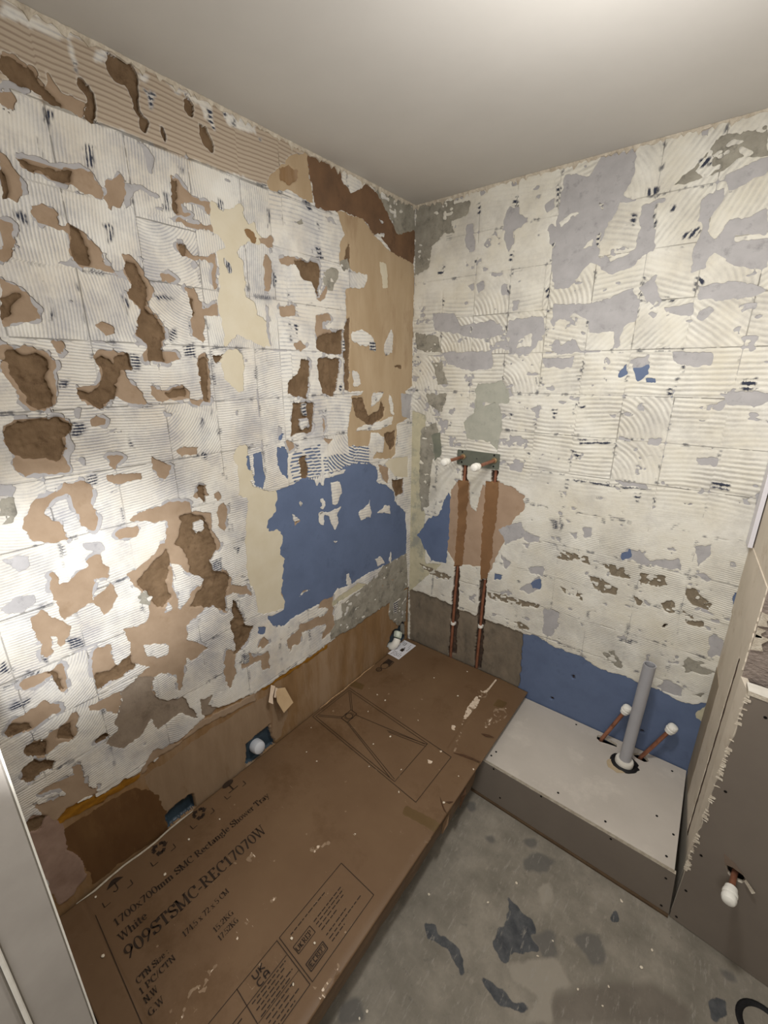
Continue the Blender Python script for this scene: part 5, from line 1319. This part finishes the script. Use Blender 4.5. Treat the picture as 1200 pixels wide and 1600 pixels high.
# pale torn liner along the wall edge, crushed corner, tears
def strip3(name, pts, w, m, parent, th=0.0012):
    """ribbon through 3D points, w wide across (towards +x)"""
    bm = bmesh.new(); prev = None
    for i, p in enumerate(pts):
        ww = w*(0.25 if i in (0, len(pts)-1) else 1)
        cur = [bm.verts.new(at(parent, q)) for q in ((p[0], p[1], p[2]), (p[0]+ww, p[1], p[2]), (p[0]+ww, p[1], p[2]-th), (p[0], p[1], p[2]-th))]
        if prev:
            for k in range(4): bm.faces.new((prev[k], cur[k], cur[(k+1) % 4], prev[(k+1) % 4]))
        else: bm.faces.new(cur)
        prev = cur
    bm.faces.new(prev[::-1])
    return bm_obj(name, bm, m, parent)
strip3('torn_liner', [(0.008+0.003*math.sin(i*1.7), -1.70+i*0.045, 0.2535+0.001*math.sin(i)) for i in range(9)], 0.006, M_CORE, carton)
strip3('torn_liner', [(0.006+0.002*math.sin(i*2.1), -0.72+i*0.04, 0.2535+0.001*math.sin(i)) for i in range(11)], 0.005, M_CORR, carton)
def tear_line(pts, w=0.004, lift=0.004):
    bm = bmesh.new(); prev = None; z = BZ1+0.0005
    for i, (x, y) in enumerate(pts):
        k = math.sin(PI*i/(len(pts)-1))
        cur = [bm.verts.new(at(carton, q)) for q in ((x, y, z+lift*k), (x-0.001, y+w*k+0.0006, z+0.0006+lift*k), (x, y-w*0.8*k-0.0006, z))]
        if prev:
            for a in range(3): bm.faces.new((prev[a], cur[a], cur[(a+1) % 3], prev[(a+1) % 3]))
        else: bm.faces.new(cur)
        prev = cur
    bm.faces.new(prev[::-1]); return bm_obj('torn_edge', bm, mat('dark_torn_card', (84, 58, 38), (60, 42, 28), 60), carton)
tear_line([(0.616, -0.553), (0.640, -0.546), (0.665, -0.540), (0.690, -0.534), (0.705, -0.531), (0.724, -0.524)])
tear_line([(0.662, -0.392), (0.680, -0.390), (0.695, -0.384), (0.714, -0.378)])
tear_line([(0.672, -0.752), (0.690, -0.770), (0.708, -0.785), (0.724, -0.792)], 0.003, 0.002)
tear_line([(0.700, -0.757), (0.712, -0.752), (0.721, -0.740)], 0.003, 0.003)
# crushed end of the long side with folded scraps of card
for k in range(2):
    y = -0.66-0.13*k; rn = random.Random(60+k); bm = bmesh.new()
    a = [(0.7225, y+0.02, 0.235-rn.uniform(0, .03)), (0.7285+rn.uniform(0, .004), y, 0.225-rn.uniform(0, .03)), (0.7265, y-0.03, 0.19-rn.uniform(0, .02)), (0.7215, y-0.018, 0.215)]
    v1 = [bm.verts.new(at(carton, p)) for p in a]; v2 = [bm.verts.new(at(carton, (p[0]-0.003, p[1], p[2]-0.002))) for p in a]
    bm.faces.new(v1); bm.faces.new(v2[::-1])
    for i in range(4): bm.faces.new((v1[i], v1[(i+1) % 4], v2[(i+1) % 4], v2[i]))
    bm_obj('crushed_card', bm, M_CARD if k % 2 else mat('dark_torn_card', (84, 58, 38)), carton)

# --- printing: flat ink on the top sheet. s runs along the carton (away from the doorway), t towards the left wall
INK_Z = BZ1+0.0016
def ink_pt(x, y): return at(carton, (x, y, INK_Z))
class Ink:
    def __init__(self): self.bm = bmesh.new()
    def poly(self, pts):                                      # pts in (x, y)
        vs = [self.bm.verts.new(ink_pt(*p)) for p in pts]
        try: self.bm.faces.new(vs)
        except ValueError: pass
    def line(self, a, b, w):
        a = Vector(a); b = Vector(b); d = b-a
        if d.length < 1e-6: return
        n = Vector((-d.y, d.x)).normalized()*w/2
        self.poly([a-n, b-n, b+n, a+n])
    def loop(self, pts, w, closed=True):
        for i in range(len(pts)-(0 if closed else 1)): self.line(pts[i], pts[(i+1) % len(pts)], w)
    def ring(self, c, r, w, a0=0, a1=360, n=24, ry=None):
        ry = ry or r
        p = [(c[0]+r*math.cos(math.radians(a0+(a1-a0)*i/n)), c[1]+ry*math.sin(math.radians(a0+(a1-a0)*i/n))) for i in range(n+1)]
        self.loop(p, w, False)
    def done(self, name):
        o = bm_obj(name, self.bm, M_INK, carton)
        return o
# a small slab-serif alphabet: v vertical stem, h thin bar, d diagonal (x0 y0 x1 y1 weight), a arc (cx cy rx ry from to), s serif, p dot
G = {
 '0': (0.62, 'a .31 .5 .25 .5 0 360'), '1': (0.5, 'v .26 0 1;d .06 .78 .26 1 .07;s .26 0 .34'),
 '2': (0.6, 'a .29 .72 .24 .28 -20 170;d .5 .62 .08 .06 .13;h .05 .05 .55;h .1 .1 .5'), '4': (0.62, 'v .42 0 1;d .42 1 .04 .3 .07;h .28 .02 .6;s .42 0 .3'),
 '5': (0.6, 'h .95 .12 .52;d .12 .98 .1 .52 .08;a .28 .31 .25 .31 -150 130'), '7': (0.6, 'h .95 .05 .56;h .9 .05 .56;d .52 .92 .22 0 .15'),
 '8': (0.6, 'a .29 .74 .2 .25 0 360;a .29 .26 .25 .26 0 360'), '9': (0.62, 'a .3 .68 .24 .31 0 360;d .52 .62 .14 0 .13'),
 'S': (0.62, 'a .3 .73 .22 .26 30 270;a .3 .26 .25 .26 -150 90;d .13 .63 .48 .37 .14;v .53 .68 .95;v .07 .03 .3'),
 'M': (0.95, 'v .14 0 1;v .78 0 1;d .14 1 .45 .05 .14;d .78 1 .45 .05 .05;s .14 0 .3;s .78 0 .32;s .1 .97 .24;s .8 .97 .28'),
 'C': (0.72, 'a .4 .5 .33 .5 50 310;v .64 .66 .96'), 'R': (0.75, 'v .18 0 1;a .36 .74 .22 .25 -90 90;h .98 .1 .4;h .5 .2 .42;d .34 .5 .66 .02 .14;s .18 0 .32;s .68 0 .18;s .14 .97 .26'),
 'E': (0.68, 'v .18 0 1;h .97 .04 .58;h .03 .04 .6;h .5 .2 .46;v .55 .76 .98;v .58 .02 .26;s .18 0 .3'), 'T': (0.68, 'v .33 0 1;h .97 .03 .63;s .33 0 .32;v .06 .72 .98;v .6 .72 .98'),
 'W': (1.0, 'd .1 1 .3 0 .14;d .3 0 .5 .95 .06;d .48 1 .7 0 .14;d .7 0 .9 1 .06;s .1 .97 .26;s .48 .97 .26;s .9 .97 .22'),
 'N': (0.78, 'v .16 0 1;v .62 0 1;d .16 1 .62 .02 .14;s .16 0 .28;s .6 .97 .26;s .12 .97 .24'), 'K': (0.78, 'v .18 0 1;d .2 .42 .6 .97 .06;d .34 .56 .66 .02 .15;s .18 0 .3;s .18 .97 .3;s .64 .97 .22;s .66 0 .24'),
 'G': (0.76, 'a .4 .5 .33 .5 50 320;v .62 0 .42;s .62 .42 .3'), 'P': (0.68, 'v .18 0 1;a .36 .72 .24 .27 -90 90;h .98 .06 .4;h .45 .2 .42;s .18 0 .3'),
 'm': (0.92, 'v .14 0 .64;v .44 0 .5;v .74 0 .5;a .3 .48 .16 .15 0 180;a .6 .48 .16 .15 0 180;s .14 0 .22;s .44 0 .22;s .74 0 .22;s .08 .62 .12'),
 'n': (0.62, 'v .14 0 .64;v .46 0 .5;a .31 .48 .17 .15 0 180;s .14 0 .24;s .46 0 .24;s .08 .62 .12'), 'e': (0.52, 'a .26 .32 .2 .33 0 320;h .34 .1 .44'),
 'c': (0.5, 'a .27 .32 .21 .33 50 315;p .4 .52'), 't': (0.4, 'v .18 .08 .86;h .62 .02 .36;a .28 .1 .1 .1 180 330'), 'a': (0.54, 'v .38 .05 .5;a .24 .48 .15 .16 0 160;a .22 .18 .16 .19 0 360;s .44 .02 .12'),
 'g': (0.54, 'a .25 .42 .17 .22 0 360;a .26 -.08 .2 .16 0 360;h .62 .34 .54;d .14 .22 .14 .08 .08'), 'l': (0.32, 'v .15 0 1;s .15 0 .26;s .1 .98 .12'), 'h': (0.62, 'v .14 0 1;v .46 0 .5;a .31 .48 .17 .15 0 180;s .14 0 .24;s .46 0 .24;s .08 .98 .12'),
 'o': (0.54, 'a .27 .32 .21 .33 0 360'), 'w': (0.78, 'd .08 .64 .24 0 .11;d .24 0 .4 .6 .05;d .38 .64 .54 0 .11;d .54 0 .7 .64 .05;s .1 .62 .2;s .68 .62 .18'), 'r': (0.44, 'v .14 0 .64;a .3 .44 .14 .18 60 170;p .36 .54;s .14 0 .26;s .08 .62 .12'),
 'y': (0.56, 'd .08 .64 .28 .02 .11;d .48 .64 .18 -.26 .06;p .12 -.24;s .1 .62 .2;s .48 .62 .16'), 'i': (0.3, 'v .14 0 .64;p .14 .88;s .14 0 .26;s .08 .62 .12'), 'z': (0.48, 'h .6 .05 .42;d .4 .6 .06 .04 .1;h .04 .04 .44'),
 'x': (0.54, 'd .08 .64 .44 0 .12;d .44 .64 .08 0 .05;s .1 .62 .2;s .42 .62 .18;s .08 0 .18;s .44 0 .2'), '-': (0.36, 'h .36 .04 .32;h .31 .04 .32'), '.': (0.26, 'p .12 .06'), ':': (0.3, 'p .14 .08;p .14 .54'), '/': (0.4, 'd .04 -.05 .34 1.02 .06'), ' ': (0.32, ''),
}
ST, TH = 0.185, 0.06
def text_width(s): return sum(G[c][0] for c in s)
def lettering(s, x, y0, y1, cap, slant=(0.0, 0.0)):
    """one printed line: baseline at x (+slant along), from y0 to y1, letters cap tall towards the left wall"""
    ink = Ink(); W = text_width(s); k = (y1-y0)/W; adv = 0.0
    def P(gx, gy): 
        a = (adv+gx)*k
        return (x - gy*cap + slant[0]*(adv+gx)/W, y0+a)
    def seg(x0, yb0, x1, yb1, w):
        # w in em across; work in metric space
        a = Vector(P(x0, yb0)); b = Vector(P(x1, yb1)); ink.line(a, b, w*cap*0.9)
    for ch in s:
        for pr in (G[ch][1].split(';') if G[ch][1] else []):
            t = pr.split(); v = [float(q) for q in t[1:]]
            if t[0] == 'v': seg(v[0], v[1], v[0], v[2], ST)
            elif t[0] == 'h': seg(v[1], v[0], v[2], v[0], TH)
            elif t[0] == 'd': seg(v[0], v[1], v[2], v[3], v[4])
            elif t[0] == 's': seg(v[0]-v[2]/2, v[1]+0.02, v[0]+v[2]/2, v[1]+0.02, TH)
            elif t[0] == 'p':
                c = P(v[0], v[1]); r = 0.075*cap; ink.poly([(c[0]+r*math.cos(q*PI/4), c[1]+r*math.sin(q*PI/4)) for q in range(8)])
            elif t[0] == 'a':
                n = 14; prev = None
                for i in range(n+1):
                    a = math.radians(v[4]+(v[5]-v[4])*i/n); w = (TH+(ST-TH)*abs(math.cos(a)))/2
                    po = P(v[0]+(v[2]+w*0.6)*math.cos(a), v[1]+(v[3]+TH*0.3)*math.sin(a)); pi_ = P(v[0]+(v[2]-w*1.1)*math.cos(a), v[1]+(v[3]-TH*0.8)*math.sin(a))
                    if prev: ink.poly([prev[0], po, pi_, prev[1]])
                    prev = (po, pi_)
        adv += G[ch][0]
    return ink.done('printed_lettering')
lettering('1700x700mm SMC Rectangle Shower Tray', 0.159, -1.652, -1.136, 0.0235, (0.020, 0))
lettering('White', 0.206, -1.658, -1.585, 0.024)
lettering('909STSMC-REC17070W', 0.262, -1.662, -1.222, 0.037, (0.014, 0))
lettering('174.5 x 72 x 5 CM', 0.334, -1.545, -1.405, 0.0165)
lettering('15.2KG', 0.392, -1.487, -1.428, 0.0155)
lettering('17.52KG', 0.419, -1.489, -1.430, 0.0155)
lettering('CTN Size :', 0.333, -1.668, -1.586, 0.017)
lettering('1 PC/CTN', 0.360, -1.672, -1.582, 0.0165)
lettering('N.W', 0.386, -1.672, -1.640, 0.0165)
lettering('G.W', 0.417, -1.676, -1.640, 0.0165)
# fold line printed near the end, crop corners and handling marks
ink = Ink(); ink.line((0.083, -1.676), (0.66, -1.706), 0.0016)
for i in range(24): y = -1.70+i*0.0; 
ink.done('printed_fold_line')
def corner_marks(x0, x1, y0, y1, l=0.016, w=0.0022):
    ink.loop([(x1-l*1.1, y0), (x1, y0), (x1, y0+l)], w, False); ink.loop([(x1-l*1.1, y1), (x1, y1), (x1, y1-l)], w, False)
ink = Ink(); corner_marks(0.02, 0.083, -1.652, -1.574)                     # keep dry
c = (0.040, -1.607); ink.poly([(c[0]+(-0.018*math.sin(PI*i/8)), c[1]-0.024+0.048*i/8) for i in range(9)]); ink.line((0.036, -1.607), (0.058, -1.607), 0.003); ink.ring((0.058, -1.613), 0.006, 0.003, -90, 90, 8)
ink.done('printed_umbrella_marking')
def recycle(cx, cy, r):
    for k in range(3):
        a0 = 120*k+20
        pts = []
        for a, s in ((0, 0.60), (35, 0.78), (70, 0.72)): pts.append((cx-r*s*math.cos(math.radians(a0+a)), cy+r*s*math.sin(math.radians(a0+a))))
        ink.loop(pts, r*0.42, False)
        e = math.radians(a0+70); f = math.radians(a0+104)
        ink.poly([(cx-r*0.30*math.cos(e), cy+r*0.30*math.sin(e)), (cx-r*1.12*math.cos(e), cy+r*1.12*math.sin(e)), (cx-r*0.72*math.cos(f), cy+r*0.72*math.sin(f))])
ink = Ink(); corner_marks(0.02, 0.082, -1.513, -1.440); recycle(0.043, -1.474, 0.025); ink.done('printed_recycling_marking')
ink = Ink(); corner_marks(0.02, 0.070, -1.374, -1.293); recycle(0.036, -1.331, 0.025); ink.done('printed_recycling_marking')
ink = Ink(); corner_marks(0.02, 0.066, -1.240, -1.160); ink.poly([(0.013+0.012*math.cos(q*PI/7), -1.203+0.022*math.sin(q*PI/7)) for q in range(14)]); ink.line((0.022, -1.203), (0.050, -1.203), 0.005); ink.line((0.050, -1.222), (0.050, -1.184), 0.003); ink.done('printed_glass_marking')
# data tables
ink = Ink(); w = 0.0018
ink.loop([(0.543, -1.140), (0.680, -1.144), (0.679, -1.390), (0.540, -1.384)], w)
ink.loop([(0.540, -1.392), (0.678, -1.397), (0.676, -1.700), (0.538, -1.695)], w)
ink.line((0.585, -1.396), (0.584, -1.695), w); ink.line((0.538, -1.517), (0.676, -1.525), w)
ink.line((0.634, -1.396), (0.632, -1.52), w*0.7)
rn = random.Random(3)
def scribble(x, y0, y1):
    y = y0
    while y < y1:
        l = rn.uniform(0.006, 0.016); ink.line((x, y), (x, min(y+l, y1)), 0.0028); y += l+rn.uniform(0.003, 0.005)
for x, y0, y1 in ((0.560, -1.36, -1.23), (0.588, -1.30, -1.19), (0.598, -1.30, -1.19), (0.608, -1.30, -1.20), (0.619, -1.30, -1.24), (0.638, -1.30, -1.22), (0.650, -1.30, -1.17), (0.660, -1.30, -1.25)): scribble(x, y0, y1)
for i in range(5): scribble(0.592+i*0.009, -1.510+0.008*(i % 2), -1.405-0.012*(i % 3))
for i in range(4): scribble(0.641+i*0.010, -1.505, -1.42-0.02*(i % 2))
for i in range(8): scribble(0.594+i*0.010, -1.69, -1.54-0.01*(i % 3))
ink.loop([(0.586, -1.314), (0.609, -1.314), (0.609, -1.374), (0.586, -1.374)], w); ink.loop([(0.640, -1.316), (0.662, -1.318), (0.662, -1.378), (0.640, -1.377)], w*1.4)
ink.loop([(0.644, -1.320), (0.658, -1.322), (0.658, -1.374), (0.644, -1.373)], w*0.8)
ink.done('printed_table')
lettering('REP', 0.605, -1.350, -1.320, 0.014); lettering('REP', 0.656, -1.350, -1.326, 0.011)
ink = Ink(); w = 0.0034
def pl(pts): ink.loop([(x, y) for x, y in pts], w, False)
# conformity mark: U K over C A in rounded strokes
pl([(0.546, -1.478), (0.558, -1.478), (0.561, -1.474), (0.561, -1.469), (0.558, -1.465), (0.546, -1.465)])
pl([(0.546, -1.459), (0.561, -1.459)]); pl([(0.546, -1.447), (0.553, -1.458), (0.561, -1.447)])
pl([(0.567, -1.466), (0.567, -1.475), (0.570, -1.479), (0.578, -1.479), (0.581, -1.475), (0.581, -1.466)])
pl([(0.581, -1.459), (0.570, -1.459), (0.567, -1.456), (0.567, -1.451), (0.570, -1.447), (0.581, -1.447)]); pl([(0.575, -1.459), (0.575, -1.447)])
# stamps beside REP
w = 0.0022
pl([(0.592, -1.371), (0.602, -1.371), (0.605, -1.367), (0.602, -1.363), (0.592, -1.363)]); pl([(0.592, -1.359), (0.605, -1.359)]); pl([(0.592, -1.353), (0.598, -1.359), (0.605, -1.353)])
pl([(0.646, -1.362), (0.646, -1.370), (0.656, -1.370), (0.656, -1.362)]); pl([(0.651, -1.370), (0.651, -1.364)]); pl([(0.646, -1.352), (0.646, -1.358), (0.656, -1.358), (0.656, -1.352)])
ink.done('printed_conformity_lettering')
# line drawing of the tray
ink = Ink(); w = 0.002
o4 = [(0.016, -0.773), (0.021, -0.532), (0.619, -0.576), (0.615, -0.825)]; o4 = [o4[0], o4[1], o4[2], o4[3]]
ink.loop(o4, w); ink.loop([(0.028, -0.764), (0.031, -0.545), (0.508, -0.580), (0.505, -0.806)], w)
dq = [(0.126, -0.700), (0.126, -0.636), (0.164, -0.638), (0.164, -0.702)]
ink.loop(dq, w*1.4); ink.ring((0.145, -0.669), 0.016, 0.003); ink.ring((0.145, -0.669), 0.022, 0.0014)
for (a, b) in (((0.037, -0.756), dq[0]), ((0.030, -0.750), (0.126, -0.690)), ((0.036, -0.552), dq[1]), ((0.046, -0.550), (0.136, -0.636)), ((0.500, -0.588), (0.164, -0.646)), ((0.508, -0.596), (0.340, -0.632)), ((0.498, -0.798), (0.164, -0.698)), ((0.480, -0.803), (0.160, -0.702)), ((0.330, -0.628), (0.508, -0.584))): ink.line(a, b, w)
ink.done('printed_drawing')
ink = Ink(); ink.ring((0.050, -0.335), 0.014, 0.004, ry=0.014); ink.ring((0.050, -0.335), 0.006, 0.002); ink.ring((0.056, -0.293), 0.019, 0.003, ry=0.024); ink.poly([(0.038, -0.282), (0.040, -0.238), (0.070, -0.240), (0.074, -0.280), (0.062, -0.268), (0.050, -0.268)])
ink.loop([(0.036, -0.284), (0.036, -0.236), (0.076, -0.238), (0.078, -0.284)], 0.004, False); ink.done('printed_warning_marking')
# white data label stuck on the far corner
lab = [(0.004, -0.200), (-0.002+0.006, -0.040), (0.088, -0.045), (0.084, -0.206)]
bm = bmesh.new(); holed_plate(bm, lab, [], lambda u, v, d: at(carton, (u, v, BZ1+0.0026-d)), 0.0006)
label = bm_obj('label_sheet', bm, mat('white_label_paper', (226, 226, 232), (218, 218, 224), 20, bmp=0, rough=0.6), carton)
tag(label, 'white printed label stuck on the far corner')
INK_Z = BZ1+0.0032
ink = Ink(); rn = random.Random(8)
ink.poly([(0.040, -0.138), (0.040, -0.112), (0.060, -0.114), (0.060, -0.140)]); ink.poly([(0.047, -0.112), (0.047, -0.098), (0.053, -0.098), (0.053, -0.112)])
for x, y0, y1 in ((0.012, -0.11, -0.09), (0.013, -0.075, -0.055), (0.020, -0.195, -0.15), (0.028, -0.19, -0.155), (0.036, -0.19, -0.15), (0.044, -0.195, -0.16), (0.052, -0.19, -0.155), (0.062, -0.19, -0.15), (0.072, -0.19, -0.16), (0.024, -0.085, -0.060), (0.034, -0.082, -0.064), (0.064, -0.09, -0.06), (0.074, -0.12, -0.08)): scribble(x, y0, y1)
ink.loop([(0.024, -0.086), (0.024, -0.060), (0.036, -0.060), (0.036, -0.086)], 0.002)
o = ink.done('label_print')
o.parent = label; o.matrix_parent_inverse = Matrix.Identity(4)

# ------------------------------------------------------------------ crumbs of plaster
def crumb_mesh(seed):
    rn = random.Random(seed); bm = bmesh.new(); bmesh.ops.create_icosphere(bm, subdivisions=1, radius=1)
    for v in bm.verts: v.co *= rn.uniform(0.65, 1.15); v.co.z *= 0.55
    zmin = min(v.co.z for v in bm.verts)
    for v in bm.verts: v.co.z -= zmin
    me = bpy.data.meshes.new('plaster_crumb'); bm.to_mesh(me); bm.free(); me.materials.append(M_CRUMB); return me
M_CRUMB = mat('plaster_crumb', (228, 218, 200), (206, 194, 174), 80, bmp=0.3)
cms = [crumb_mesh(s) for s in range(4)]
def crumb(x, y, z, r, label, group):
    o = raw('plaster_crumb', random.choice(cms)); o.location = (x, y, z); o.scale = (r, r*random.uniform(0.6, 1.1), r*0.9); o.rotation_euler = (0, 0, random.uniform(0, 6))
    tag(o, label, 'crumb', group)
for x, y in BOX_CRUMBS: crumb(x, y, BZ1+0.0004, random.uniform(0.0028, 0.0055), 'small pale crumb of plaster lying on the cardboard carton', 'plaster crumbs on the carton')
for x, y in FLOOR_CRUMBS: crumb(x, y, -0.0008, random.uniform(0.003, 0.0065), 'small pale crumb of plaster lying on the concrete floor', 'plaster crumbs on the floor')
